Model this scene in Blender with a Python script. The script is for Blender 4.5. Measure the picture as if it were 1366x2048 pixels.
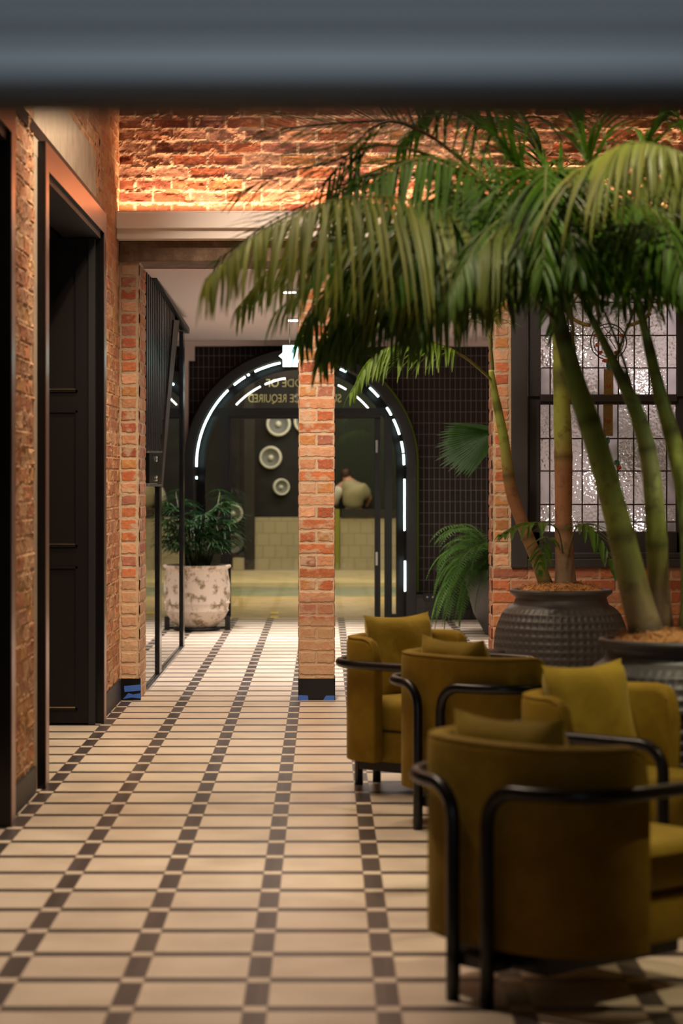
import bpy, bmesh, math, random
import numpy as np
from mathutils import Vector, Matrix
random.seed(7)
PI = math.pi
SC = bpy.context.scene
COL = SC.collection
for o in list(bpy.data.objects): bpy.data.objects.remove(o)

# ------------------------------------------------------------------ camera, world, light, exposure
FPX, CU, CV, CH = 4637.0, 648.0, 957.0, 1.5
def P(u, v, y):
    """photo pixel (u, v) at distance y in front of the camera"""
    return Vector(((u-CU)*y/FPX, y, CH-(v-CV)*y/FPX))
cd = bpy.data.cameras.new('camera'); cam = bpy.data.objects.new('camera', cd); COL.objects.link(cam)
cam.location = (0, 0, CH); cam.rotation_euler = (PI/2, 0, 0)
cd.sensor_fit = 'VERTICAL'; cd.sensor_height = 36; cd.sensor_width = 24
cd.lens = FPX/2048*36
cd.shift_x = (683-CU)/2048; cd.shift_y = -(1024-CV)/2048
cd.clip_start = .05; cd.clip_end = 200
cd.dof.use_dof = True; cd.dof.focus_distance = 15.7; cd.dof.aperture_fstop = 2.7
SC.camera = cam
SC.view_settings.view_transform = 'Standard'; SC.view_settings.look = 'None'
SC.view_settings.gamma = 1; SC.view_settings.use_curve_mapping = False
SC.view_settings.exposure = 0.0
w = bpy.data.worlds.new('world'); SC.world = w; w.use_nodes = True
w.node_tree.nodes['Background'].inputs[0].default_value = (.95, .72, .50, 1)
w.node_tree.nodes['Background'].inputs[1].default_value = .022

def area(name, loc, tgt, sx, sy, power, color, spread=PI):
    l = bpy.data.lights.new(name, 'AREA'); l.shape = 'RECTANGLE'; l.size = sx; l.size_y = sy
    l.energy = power; l.color = color; l.spread = spread
    o = bpy.data.objects.new(name, l); COL.objects.link(o); o.location = loc
    o.rotation_euler = (Vector(tgt)-Vector(loc)).to_track_quat('-Z', 'Y').to_euler()
    return o
def spot(name, loc, tgt, power, color, ang=60, blend=.6, r=.05):
    l = bpy.data.lights.new(name, 'SPOT'); l.energy = power; l.color = color
    l.spot_size = math.radians(ang); l.spot_blend = blend; l.shadow_soft_size = r
    o = bpy.data.objects.new(name, l); COL.objects.link(o); o.location = loc
    o.rotation_euler = (Vector(tgt)-Vector(loc)).to_track_quat('-Z', 'Y').to_euler()
    return o
WARM = (1, .79, .58); WARMER = (1, .60, .32)
# lounge: added warm area fill, unseen spots aimed at walls, palms and seats
area('lounge_fill', (-.8, 11.2, 4.6), (-.8, 11.2, 0), 1.2, 4.5, 88, WARM, 2.4)
spot('lounge_spot', (-.2, 13.2, 4.6), (-.4, 14.6, 0), 330, WARM, 80, .8, .06)
spot('lounge_spot', (-.6, 12.0, 4.5), (-.15, 15.7, 1.3), 420, (1, .78, .55), 48, .9, .05)
spot('lounge_spot', (-1.15, 8.0, 4.6), (-.75, 7.9, 0), 470, (1, .79, .60), 62, .9, .08)
spot('palm_spot', (1.9, 7.4, 4.4), (1.25, 9.1, 2.0), 380, (1, .88, .60), 60, .8, .05)
spot('ledge_spot', (.2, 11.8, 4.2), (.2, 15.5, 3.1), 480, (1, .80, .64), 42, .9, .05)
spot('palm_spot', (.1, 7.2, 4.6), (.6, 8.8, 2.6), 150, (1, .82, .50), 60, .8, .05)
spot('stem_light', (2.6, 8.0, 3.0), (1.2, 9.15, 1.4), 45, (1, .95, .70), 50, .8, .05)
spot('seat_spot', (2.7, 6.2, 3.9), (1.08, 7.05, .42), 250, (1, .84, .52), 20, .6, .04)
spot('seat_spot', (2.3, 9.9, 4.5), (.95, 8.2, .4), 190, (1, .82, .5), 55, .8, .05)
spot('seat_spot', (1.3, 12.9, 4.5), (.5, 11.2, .5), 170, (1, .82, .5), 45, .8, .05)
spot('wall_spot', (.6, 12.0, 4.4), (1.5, 15.7, 1.3), 160, WARM, 50, .8, .05)
spot('wall_spot', (-.5, 10.8, 4.5), (-1.38, 11.9, 2.7), 330, (1, .80, .56), 75, .8, .05)
# cove strip washing the brickwork above the ledge
area('cove_light', (.9, 15.60, 3.30), (.9, 15.69, 3.8), 4.6, .04, 46, (1, .60, .33), 2.6)
# rear hall
for x, y, e in ((-.27, 17.8, 270), (-.27, 20.9, 380), (.75, 18.6, 250), (.75, 22.4, 230), (-.75, 22.6, 330)):
    spot('hall_spot', (x, y, 2.86), (x, y, 0), e*1.25, (1, .89, .84), 84, .9, .05)
area('hall_light', (.1, 20.3, 2.6), (.1, 20.3, 0), 1.4, 5, 42, (1, .88, .80), 3.0)
area('hall_bounce', (.1, 20.3, .5), (.1, 20.3, 3), 1.8, 6, 12, (1, .84, .76), 3.0)
spot('fern_spot', (1.1, 18.0, 2.8), (1.6, 21.8, .9), 90, (.95, 1, .75), 40, .7, .04)
# street outside and the room behind the leaded window
area('street_light', (0, 31, 4.5), (0, 32, 0), 5, 6, 460, (1, .82, .46), 3.0)
area('shop_light', (.3, 37.2, 3.9), (.2, 39, 1.2), 4, .6, 60, (1, .90, .74), 3.0)
area('window_room_light', (2.2, 16.9, 2.8), (2.0, 17.4, 1.2), 1.2, .4, 11, (1, .88, .86), 3.0)
# added unseen cool spot on the near beam, standing in for daylight
spot('beam_fill', (.0, -1.6, 2.05), (0, 1.85, 1.93), 130, (.76, .88, 1), 22, .6, .25)

# ------------------------------------------------------------------ materials
def mat(name, color, rough=.6, metal=0, bump=None, noise=None, emis=None, spec=.5, sheen=0, trans=0, vcol=False, coat=0):
    m = bpy.data.materials.new(name); m.use_nodes = True
    nt = m.node_tree; b = nt.nodes['Principled BSDF']
    b.inputs['Base Color'].default_value = (*color, 1); b.inputs['Roughness'].default_value = rough
    b.inputs['Metallic'].default_value = metal; b.inputs['Specular IOR Level'].default_value = spec
    if sheen:
        b.inputs['Sheen Weight'].default_value = sheen; b.inputs['Sheen Roughness'].default_value = .35
        b.inputs['Sheen Tint'].default_value = (1, .86, .35, 1)
    if coat: b.inputs['Coat Weight'].default_value = coat; b.inputs['Coat Roughness'].default_value = .15
    if trans: b.inputs['Transmission Weight'].default_value = trans
    if emis: b.inputs['Emission Color'].default_value = (*emis[0], 1); b.inputs['Emission Strength'].default_value = emis[1]
    tc = nt.nodes.new('ShaderNodeTexCoord')
    src = None
    if vcol:
        a = nt.nodes.new('ShaderNodeAttribute'); a.attribute_name = 'Col'; src = a.outputs['Color']
    if noise:   # (scale, colour2, lo, hi)
        n = nt.nodes.new('ShaderNodeTexNoise'); n.inputs['Scale'].default_value = noise[0]; n.inputs['Detail'].default_value = 6
        n.inputs['Roughness'].default_value = .65
        nt.links.new(tc.outputs['Object'], n.inputs['Vector'])
        r = nt.nodes.new('ShaderNodeMapRange'); r.inputs['From Min'].default_value = noise[2]; r.inputs['From Max'].default_value = noise[3]
        nt.links.new(n.outputs['Fac'], r.inputs['Value'])
        mx = nt.nodes.new('ShaderNodeMix'); mx.data_type = 'RGBA'
        nt.links.new(r.outputs['Result'], mx.inputs['Factor'])
        if src: nt.links.new(src, mx.inputs['A'])
        else: mx.inputs['A'].default_value = (*color, 1)
        mx.inputs['B'].default_value = (*noise[1], 1)
        src = mx.outputs['Result']
    if src: nt.links.new(src, b.inputs['Base Color'])
    if bump:    # (scale, strength, distance)
        n = nt.nodes.new('ShaderNodeTexNoise'); n.inputs['Scale'].default_value = bump[0]; n.inputs['Detail'].default_value = 5
        nt.links.new(tc.outputs['Object'], n.inputs['Vector'])
        bp = nt.nodes.new('ShaderNodeBump'); bp.inputs['Strength'].default_value = bump[1]; bp.inputs['Distance'].default_value = bump[2]
        nt.links.new(n.outputs['Fac'], bp.inputs['Height']); nt.links.new(bp.outputs['Normal'], b.inputs['Normal'])
    return m
def emit(name, c, s): return mat(name, (.8, .8, .8), .5, emis=(c, s))
M = {}
M['black'] = mat('black_metal', (.006, .0055, .006), .5, 0, (60, .1, .002))
M['blackgloss'] = mat('black_gloss', (.006, .005, .005), .2, 0, spec=.3)
M['tubeblack'] = mat('black_lacquer_tube', (.006, .006, .007), .3, 0, spec=.45)
M['doorblack'] = mat('black_door', (.006, .0035, .003), .5, 0, (30, .05, .002), spec=.25)
M['gold_glint'] = mat('gold_glint', (.50, .38, .18), .3, 1)
M['copper'] = mat('brushed_copper', (.34, .19, .14), .30, 1, (140, .05, .001))
M['skirt'] = mat('skirting', (.022, .017, .016), .5, 0)
M['concrete'] = mat('concrete', (.42, .33, .25), .85, 0, (40, .4, .004), (5, (.30, .23, .17), .45, .7))
M['lintel'] = mat('lintel', (.12, .075, .045), .8, 0, (25, .8, .01), (9, (.22, .15, .10), .45, .7))
M['plaster'] = mat('plaster', (.66, .56, .52), .8, 0, (50, .1, .002))
M['ledge'] = mat('ledge_paint', (.86, .78, .70), .5)
M['beam'] = mat('beam_paint', (.33, .36, .375), .45, 0, (12, .1, .004))
M['beamdark'] = mat('beam_lip', (.02, .018, .016), .6)
M['tape'] = mat('blue_tape', (.035, .12, .48), .6, 0, (60, .5, .004))
M['brick'] = mat('brick', (.4, .2, .1), .85, 0, (70, .55, .006), (30, (.56, .38, .25), .58, .80), vcol=True)
M['velvet'] = mat('olive_velvet', (.215, .122, .007), .75, 0, (9, .25, .02), (6, (.29, .19, .014), .35, .7), sheen=.12, spec=.2)
M['velvetlight'] = mat('olive_velvet_cushion', (.31, .215, .018), .75, 0, (12, .3, .02), (7, (.24, .15, .010), .35, .7), sheen=.4, spec=.2)
M['potgrey'] = mat('charcoal_ceramic', (.060, .054, .054), .48, 0, (40, .15, .003))
M['coir'] = mat('coir', (.68, .33, .11), .95, 0, (120, 1, .02), (60, (.40, .18, .06), .45, .65))
M['clay'] = mat('aged_clay', (.70, .60, .50), .85, 0, (30, .5, .006), (11, (.26, .19, .11), .50, .62))
M['soil'] = mat('soil', (.03, .02, .012), .95, 0, (60, 1, .02))
def leafmat(name, tr=.35, rough=.42):
    m = bpy.data.materials.new(name); m.use_nodes = True; nt = m.node_tree; b = nt.nodes['Principled BSDF']
    a = nt.nodes.new('ShaderNodeAttribute'); a.attribute_name = 'Col'
    b.inputs['Roughness'].default_value = rough; b.inputs['Specular IOR Level'].default_value = .35
    t = nt.nodes.new('ShaderNodeBsdfTranslucent'); mx = nt.nodes.new('ShaderNodeMixShader'); mx.inputs[0].default_value = tr
    nt.links.new(a.outputs['Color'], b.inputs['Base Color']); nt.links.new(a.outputs['Color'], t.inputs['Color'])
    nt.links.new(b.outputs[0], mx.inputs[1]); nt.links.new(t.outputs[0], mx.inputs[2])
    nt.links.new(mx.outputs[0], nt.nodes['Material Output'].inputs['Surface'])
    return m
M['leaf'] = leafmat('palm_leaf'); M['stem'] = mat('palm_stem', (.2, .25, .05), .55, 0, (25, .3, .006), (14, (.10, .075, .025), .50, .75), vcol=True)
def glassmat(name, tint=(.9, .95, .92), refl=1.0, base=.04):
    m = bpy.data.materials.new(name); m.use_nodes = True; nt = m.node_tree
    for n in list(nt.nodes):
        if n.type == 'BSDF_PRINCIPLED': nt.nodes.remove(n)
    tr = nt.nodes.new('ShaderNodeBsdfTransparent'); tr.inputs[0].default_value = (*tint, 1)
    gl = nt.nodes.new('ShaderNodeBsdfGlossy'); gl.inputs['Roughness'].default_value = .01; gl.inputs['Color'].default_value = (refl, refl, refl, 1)
    fr = nt.nodes.new('ShaderNodeFresnel'); fr.inputs['IOR'].default_value = 1.5
    mx = nt.nodes.new('ShaderNodeMixShader')
    nt.links.new(fr.outputs[0], mx.inputs[0]); nt.links.new(tr.outputs[0], mx.inputs[1]); nt.links.new(gl.outputs[0], mx.inputs[2])
    nt.links.new(mx.outputs[0], nt.nodes['Material Output'].inputs['Surface'])
    return m
M['glass'] = glassmat('clear_glass', (.95, .95, .94)); M['doorglass'] = glassmat('door_glass', (.80, .86, .78))
def hammered(name, tint, scale, strength):
    m = bpy.data.materials.new(name); m.use_nodes = True; nt = m.node_tree; b = nt.nodes['Principled BSDF']
    b.inputs['Base Color'].default_value = (*tint, 1); b.inputs['Roughness'].default_value = .12
    b.inputs['Transmission Weight'].default_value = .85; b.inputs['IOR'].default_value = 1.35
    tc = nt.nodes.new('ShaderNodeTexCoord'); v = nt.nodes.new('ShaderNodeTexVoronoi'); v.feature = 'SMOOTH_F1'
    v.inputs['Scale'].default_value = scale; nt.links.new(tc.outputs['Object'], v.inputs['Vector'])
    bp = nt.nodes.new('ShaderNodeBump'); bp.inputs['Strength'].default_value = strength; bp.inputs['Distance'].default_value = .012
    nt.links.new(v.outputs['Distance'], bp.inputs['Height']); nt.links.new(bp.outputs['Normal'], b.inputs['Normal'])
    return m
M['hammered'] = hammered('hammered_glass', (.74, .72, .72), 50, 1.0)
M['smoothglass'] = hammered('opal_glass', (.66, .64, .68), 8, .1)
M['roomwall'] = mat('far_room_wall', (.60, .56, .56), .8, 0, None, (1.6, (.07, .08, .045), .46, .60))
def artglass(name, col, scale=70):
    m = bpy.data.materials.new(name); m.use_nodes = True; nt = m.node_tree; b = nt.nodes['Principled BSDF']
    b.inputs['Base Color'].default_value = (*col, 1); b.inputs['Roughness'].default_value = .2
    t = nt.nodes.new('ShaderNodeBsdfTranslucent'); t.inputs[0].default_value = (*col, 1); mx = nt.nodes.new('ShaderNodeMixShader'); mx.inputs[0].default_value = .45
    n = nt.nodes.new('ShaderNodeTexVoronoi'); n.inputs['Scale'].default_value = scale; tc = nt.nodes.new('ShaderNodeTexCoord'); nt.links.new(tc.outputs['Object'], n.inputs['Vector'])
    bp = nt.nodes.new('ShaderNodeBump'); bp.inputs['Strength'].default_value = .8; bp.inputs['Distance'].default_value = .01
    nt.links.new(n.outputs['Distance'], bp.inputs['Height']); nt.links.new(bp.outputs['Normal'], b.inputs['Normal'])
    nt.links.new(b.outputs[0], mx.inputs[1]); nt.links.new(t.outputs[0], mx.inputs[2]); nt.links.new(mx.outputs[0], nt.nodes['Material Output'].inputs['Surface'])
    return m
M['amber'] = artglass('amber_glass', (.42, .30, .09), 110); M['redglass'] = artglass('red_glass', (.50, .10, .03)); M['greenglass'] = artglass('green_glass', (.05, .25, .16))
M['lead'] = mat('lead_came', (.05, .035, .03), .45, .6)
M['greyframe'] = mat('window_paint', (.035, .033, .038), .4, 0, (40, .1, .002))
M['led'] = emit('led_white', (.72, 1, .97), 6)
M['ledreflect'] = emit('led_reflection', (1, .95, .88), 3.0)
M['coveled'] = emit('cove_led', (1, .66, .34), 9)
M['down'] = emit('downlight_lens', (1, .97, .92), 14)
M['exitgreen'] = emit('exit_green', (.02, .62, .34), 2.2)
M['exitwhite'] = emit('exit_white', (.80, 1, .92), 4.5)
M['exitglow'] = emit('exit_face', (.42, 1, .92), 5.0)
M['gold'] = mat('gold_lettering', (.85, .78, .36), .5)
M['wire'] = mat('trellis_wire', (.22, .185, .18), .45, .5)
M['darkbrick'] = mat('dark_brick', (.018, .009, .007), .7, 0, (30, .4, .006))
M['green'] = mat('green_edge', (.13, .22, .02), .5)
M['yellowgreen'] = mat('yellow_green_edge', (.22, .24, .02), .5)
M['pavement'] = mat('pavement', (.42, .31, .14), .7, 0, (12, .2, .01), (3, (.28, .22, .09), .4, .65))
M['road'] = mat('road', (.13, .16, .11), .6, 0, (30, .3, .006), (2, (.22, .24, .16), .45, .65))
M['kerb'] = mat('kerb', (.62, .52, .36), .7, 0, (12, .2, .01), (2, (.45, .40, .2), .4, .65))
M['mural'] = mat('dark_render', (.009, .0085, .008), .8, 0, (10, .2, .01), (2.5, (.018, .018, .018), .45, .7))
M['cone'] = mat('speaker_cone', (.80, .80, .70), .6); M['conegrey'] = mat('speaker_grey', (.22, .23, .23), .6)
M['curtain'] = mat('curtain', (.010, .018, .008), .8)
M['skin'] = mat('skin', (.50, .25, .17), .55); M['hair'] = mat('hair', (.05, .018, .010), .6)
M['beige'] = mat('beige_cloth', (.36, .33, .19), .8, 0, (20, .3, .01)); M['white'] = mat('white_cloth', (.62, .60, .52), .8)
M['yellow'] = mat('yellow_paint', (.75, .52, .02), .6); M['chrome'] = mat('chrome', (.6, .6, .6), .25, 1)
M['marble'] = mat('marble', (.06, .052, .048), .35, 0, None, (7, (.20, .18, .16), .52, .62))
M['rib'] = mat('ribbed_black', (.003, .003, .0035), .35, 0, spec=.08)
M['ribline'] = mat('rib_edge', (.10, .09, .09), .3, .8)
M['bronze'] = mat('bronze_film', (.030, .022, .018), .5, 0, (30, .6, .01), spec=.2)
M['socket'] = mat('socket', (.03, .03, .03), .4)

def tilemat(name, pw, ph, c1, c2, gr, gap, rough, offx=0, offz=0, brick=False, axis='XZ'):
    """plain tile grid drawn on a wall, in metres"""
    m = bpy.data.materials.new(name); m.use_nodes = True; nt = m.node_tree; b = nt.nodes['Principled BSDF']
    tc = nt.nodes.new('ShaderNodeTexCoord'); mp = nt.nodes.new('ShaderNodeMapping')
    mp.inputs['Rotation'].default_value = (-PI/2, 0, 0) if axis == 'XZ' else (0, 0, 0)
    nt.links.new(tc.outputs['Object'], mp.inputs['Vector'])
    br = nt.nodes.new('ShaderNodeTexBrick'); br.offset = .5 if brick else 0
    br.inputs['Scale'].default_value = 1; br.inputs['Brick Width'].default_value = pw; br.inputs['Row Height'].default_value = ph
    br.inputs['Mortar Size'].default_value = gap; br.inputs['Mortar Smooth'].default_value = .1
    br.inputs['Color1'].default_value = (*c1, 1); br.inputs['Color2'].default_value = (*c2, 1); br.inputs['Mortar'].default_value = (*gr, 1)
    nt.links.new(mp.outputs[0], br.inputs['Vector']); nt.links.new(br.outputs['Color'], b.inputs['Base Color'])
    bp = nt.nodes.new('ShaderNodeBump'); bp.inputs['Strength'].default_value = .4; bp.inputs['Distance'].default_value = -.004
    nt.links.new(br.outputs['Fac'], bp.inputs['Height']); nt.links.new(bp.outputs['Normal'], b.inputs['Normal'])
    b.inputs['Roughness'].default_value = rough
    return m
M['countertile'] = tilemat('counter_tile', .20, .20, (.40, .36, .26), (.36, .33, .235), (.25, .23, .17), .006, .4, brick=True)
M['blacktile'] = tilemat('black_wall_tile', .12, .12, (.016, .014, .016), (.03, .027, .03), (.006, .005, .005), .006, .15)

def floormat():
    m = bpy.data.materials.new('patterned_tile_floor'); m.use_nodes = True; nt = m.node_tree; b = nt.nodes['Principled BSDF']
    N = nt.nodes.new; L = nt.links.new
    geo = N('ShaderNodeNewGeometry'); sep = N('ShaderNodeSeparateXYZ'); L(geo.outputs['Position'], sep.inputs[0])
    def mth(op, a, bb=None, c=None):
        n = N('ShaderNodeMath'); n.operation = op
        for i, q in enumerate((a, bb, c)):
            if q is None: continue
            if isinstance(q, (int, float)): n.inputs[i].default_value = q
            else: L(q, n.inputs[i])
        return n.outputs[0]
    PR = .3776
    X0, Y0 = -.195, 15.43-PR/2
    gx = mth('DIVIDE', mth('SUBTRACT', sep.outputs[0], X0), PR); gy = mth('DIVIDE', mth('SUBTRACT', sep.outputs[1], Y0), PR)
    # distance from the nearest strip centre in metres
    def dist(g):
        f = mth('SUBTRACT', g, mth('ROUND', g)); return mth('MULTIPLY', mth('ABSOLUTE', f), PR)
    dx, dy = dist(gx), dist(gy)
    hw = .0345
    sx = mth('LESS_THAN', dx, hw); sy = mth('LESS_THAN', dy, hw)
    dark = mth('ABSOLUTE', mth('SUBTRACT', sx, sy))          # xor
    gapx = mth('LESS_THAN', mth('ABSOLUTE', mth('SUBTRACT', dx, hw)), .0016)
    gapy = mth('LESS_THAN', mth('ABSOLUTE', mth('SUBTRACT', dy, hw)), .0016)
    gap = mth('MAXIMUM', gapx, gapy)
    comb = N('ShaderNodeCombineXYZ')
    L(mth('ADD', mth('FLOOR', gx), mth('MULTIPLY', sx, .37)), comb.inputs[0]); L(mth('ADD', mth('FLOOR', gy), mth('MULTIPLY', sy, .37)), comb.inputs[1])
    wn = N('ShaderNodeTexWhiteNoise'); wn.noise_dimensions = '3D'; L(comb.outputs[0], wn.inputs['Vector'])
    cr = N('ShaderNodeMix'); cr.data_type = 'RGBA'; cr.inputs['A'].default_value = (.66, .55, .43, 1); cr.inputs['B'].default_value = (.74, .63, .50, 1)
    L(wn.outputs['Value'], cr.inputs['Factor'])
    ns = N('ShaderNodeTexNoise'); ns.inputs['Scale'].default_value = 3.0; ns.inputs['Detail'].default_value = 5; L(geo.outputs['Position'], ns.inputs['Vector'])
    cl = N('ShaderNodeMix'); cl.data_type = 'RGBA'; cl.blend_type = 'MULTIPLY'; L(cr.outputs['Result'], cl.inputs['A']); cl.inputs['B'].default_value = (.82, .80, .78, 1)
    r = N('ShaderNodeMapRange'); r.inputs['From Min'].default_value = .4; r.inputs['From Max'].default_value = .7; L(ns.outputs['Fac'], r.inputs['Value']); L(r.outputs[0], cl.inputs['Factor'])
    dk = N('ShaderNodeMix'); dk.data_type = 'RGBA'; dk.inputs['A'].default_value = (.050, .038, .034, 1); dk.inputs['B'].default_value = (.085, .066, .060, 1); L(wn.outputs['Value'], dk.inputs['Factor'])
    mx = N('ShaderNodeMix'); mx.data_type = 'RGBA'; L(dark, mx.inputs['Factor']); L(cl.outputs['Result'], mx.inputs['A']); L(dk.outputs['Result'], mx.inputs['B'])
    mg = N('ShaderNodeMix'); mg.data_type = 'RGBA'; L(gap, mg.inputs['Factor']); L(mx.outputs['Result'], mg.inputs['A']); mg.inputs['B'].default_value = (.22, .16, .12, 1)
    L(mg.outputs['Result'], b.inputs['Base Color'])
    b.inputs['Roughness'].default_value = .38; b.inputs['Specular IOR Level'].default_value = .4
    bp = N('ShaderNodeBump'); bp.inputs['Strength'].default_value = .12; bp.inputs['Distance'].default_value = .004
    L(ns.outputs['Fac'], bp.inputs['Height']); L(bp.outputs['Normal'], b.inputs['Normal'])
    return m
M['floor'] = floormat()

# ------------------------------------------------------------------ helpers
class MB:
    def __init__(s): s.v = []; s.f = []; s.sm = []; s.c = []
    def add(s, vs, fs, smooth=False, col=None):
        n = len(s.v); s.v += [tuple(v) for v in vs]; s.f += [tuple(i+n for i in f) for f in fs]; s.sm += [smooth]*len(fs)
        if col is None: col = (.5, .5, .5)
        s.c += (list(col) if (len(col) == len(vs) and hasattr(col[0], '__len__')) else [tuple(col)]*len(vs))
        return s
    def box(s, x0, x1, y0, y1, z0, z1, col=None):
        vs = [(x, y, z) for x in (x0, x1) for y in (y0, y1) for z in (z0, z1)]
        return s.add(vs, [(0, 1, 3, 2), (4, 6, 7, 5), (0, 4, 5, 1), (2, 3, 7, 6), (0, 2, 6, 4), (1, 5, 7, 3)], col=col)
    def prism(s, poly, a, b, axis='y', col=None):
        """poly of 2-D points extruded between a and b along axis"""
        def mk(p, t): return (p[0], t, p[1]) if axis == 'y' else ((t, p[0], p[1]) if axis == 'x' else (p[0], p[1], t))
        n = len(poly); vs = [mk(p, a) for p in poly]+[mk(p, b) for p in poly]
        return s.add(vs, [tuple(range(n))[::-1], tuple(range(n, 2*n))]+[(i, (i+1) % n, n+(i+1) % n, n+i) for i in range(n)], col=col)
    def tube(s, pts, r, seg=10, closed=False, col=None, caps=True):
        pts = [Vector(p) for p in pts]; n = len(pts); rs = r if hasattr(r, '__len__') else [r]*n
        vs = []; cs = []; prev = None
        for i, p in enumerate(pts):
            t = (pts[(i+1) % n]-pts[i-1]) if closed else (pts[min(i+1, n-1)]-pts[max(i-1, 0)])
            t.normalize()
            if prev is None: a = t.orthogonal().normalized()
            else: a = (prev-t*prev.dot(t)); a = a.normalized() if a.length > 1e-6 else t.orthogonal().normalized()
            prev = a; b = t.cross(a)
            for k in range(seg):
                q = 2*PI*k/seg; vs.append(p+(a*math.cos(q)+b*math.sin(q))*rs[i])
            if col and hasattr(col[0], '__len__'): cs += [tuple(col[i])]*seg
        fs = []; m = n if closed else n-1
        for i in range(m):
            for k in range(seg):
                fs.append((i*seg+k, i*seg+(k+1) % seg, ((i+1) % n)*seg+(k+1) % seg, ((i+1) % n)*seg+k))
        if not closed and caps: fs += [tuple(range(seg))[::-1], tuple(range((n-1)*seg, n*seg))]
        return s.add(vs, fs, True, cs if cs else col)
    def lathe(s, prof, seg=48, c=(0, 0, 0), fn=None, col=None):
        if prof[0][0] > .01 and prof[0][1] == 0 and prof[0][0] > .13: prof = [(.001, 0)]+list(prof)
        vs = []; n = len(prof)
        for i, (r, z) in enumerate(prof):
            for k in range(seg):
                q = 2*PI*k/seg; rr = r+(fn(q, z, r) if fn else 0)
                vs.append((c[0]+rr*math.cos(q), c[1]+rr*math.sin(q), c[2]+z))
        fs = [(i*seg+k, i*seg+(k+1) % seg, (i+1)*seg+(k+1) % seg, (i+1)*seg+k) for i in range(n-1) for k in range(seg)]
        return s.add(vs, fs, True, col)
    def build(s, name, m, parent=None, bevel=0, sub=0, loc=None):
        me = bpy.data.meshes.new(name); me.from_pydata(s.v, [], s.f); me.materials.append(m)
        me.polygons.foreach_set('use_smooth', s.sm)
        ca = me.color_attributes.new('Col', 'FLOAT_COLOR', 'POINT')
        ca.data.foreach_set('color', np.array([(*c[:3], 1) for c in s.c], dtype=np.float32).ravel())
        me.update()
        o = bpy.data.objects.new(name, me); COL.objects.link(o)
        if parent: o.parent = parent
        if loc: o.location = loc
        if bevel:
            b = o.modifiers.new('bevel', 'BEVEL'); b.width = bevel; b.segments = 2; b.limit_method = 'ANGLE'
        if sub:
            q = o.modifiers.new('sub', 'SUBSURF'); q.levels = sub; q.render_levels = sub
        return o
def B(*a, **k): return MB().box(*a, **k)
def tag(o, label=None, cat=None, group=None, kind=None):
    if label: o['label'] = label
    if cat: o['category'] = cat
    if group: o['group'] = group
    if kind: o['kind'] = kind
    return o
def thing(name, label, cat, loc=(0, 0, 0), rz=0, group=None):
    o = bpy.data.objects.new(name, None); COL.objects.link(o); o.empty_display_size = .1
    o.location = loc; o.rotation_euler = (0, 0, rz); return tag(o, label, cat, group)
def struct(o, label=None, cat='structure'): return tag(o, label, cat, kind='structure')
def copy_tree(o, parent=None):
    c = o.copy(); COL.objects.link(c)
    if parent: c.parent = parent
    for ch in list(o.children): copy_tree(ch, c)
    return c

# value noise
def vnoise(x, y, seed):
    xi = np.floor(x).astype(np.int64); yi = np.floor(y).astype(np.int64); fx = x-xi; fy = y-yi
    fx = fx*fx*(3-2*fx); fy = fy*fy*(3-2*fy)
    def h(a, b):
        n = (a*374761393+b*668265263+seed*1442695041) & 0x7fffffff; n = ((n ^ (n >> 13))*1274126177) & 0x7fffffff
        return ((n ^ (n >> 16)) & 0xffff)/65535.
    return (h(xi, yi)*(1-fx)+h(xi+1, yi)*fx)*(1-fy)+(h(xi, yi+1)*(1-fx)+h(xi+1, yi+1)*fx)*fy
def fbm(x, y, seed, o=4):
    t = 0; a = .5
    for k in range(o): t = t+a*vnoise(x*2**k, y*2**k, seed+k*7); a *= .5
    return t/(1-.5**o)
PAL = np.array([(.40, .115, .045), (.46, .15, .06), (.36, .10, .05), (.50, .24, .13), (.33, .13, .085), (.55, .30, .18), (.44, .20, .07)])
MORT = np.array((.50, .38, .27))
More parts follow.
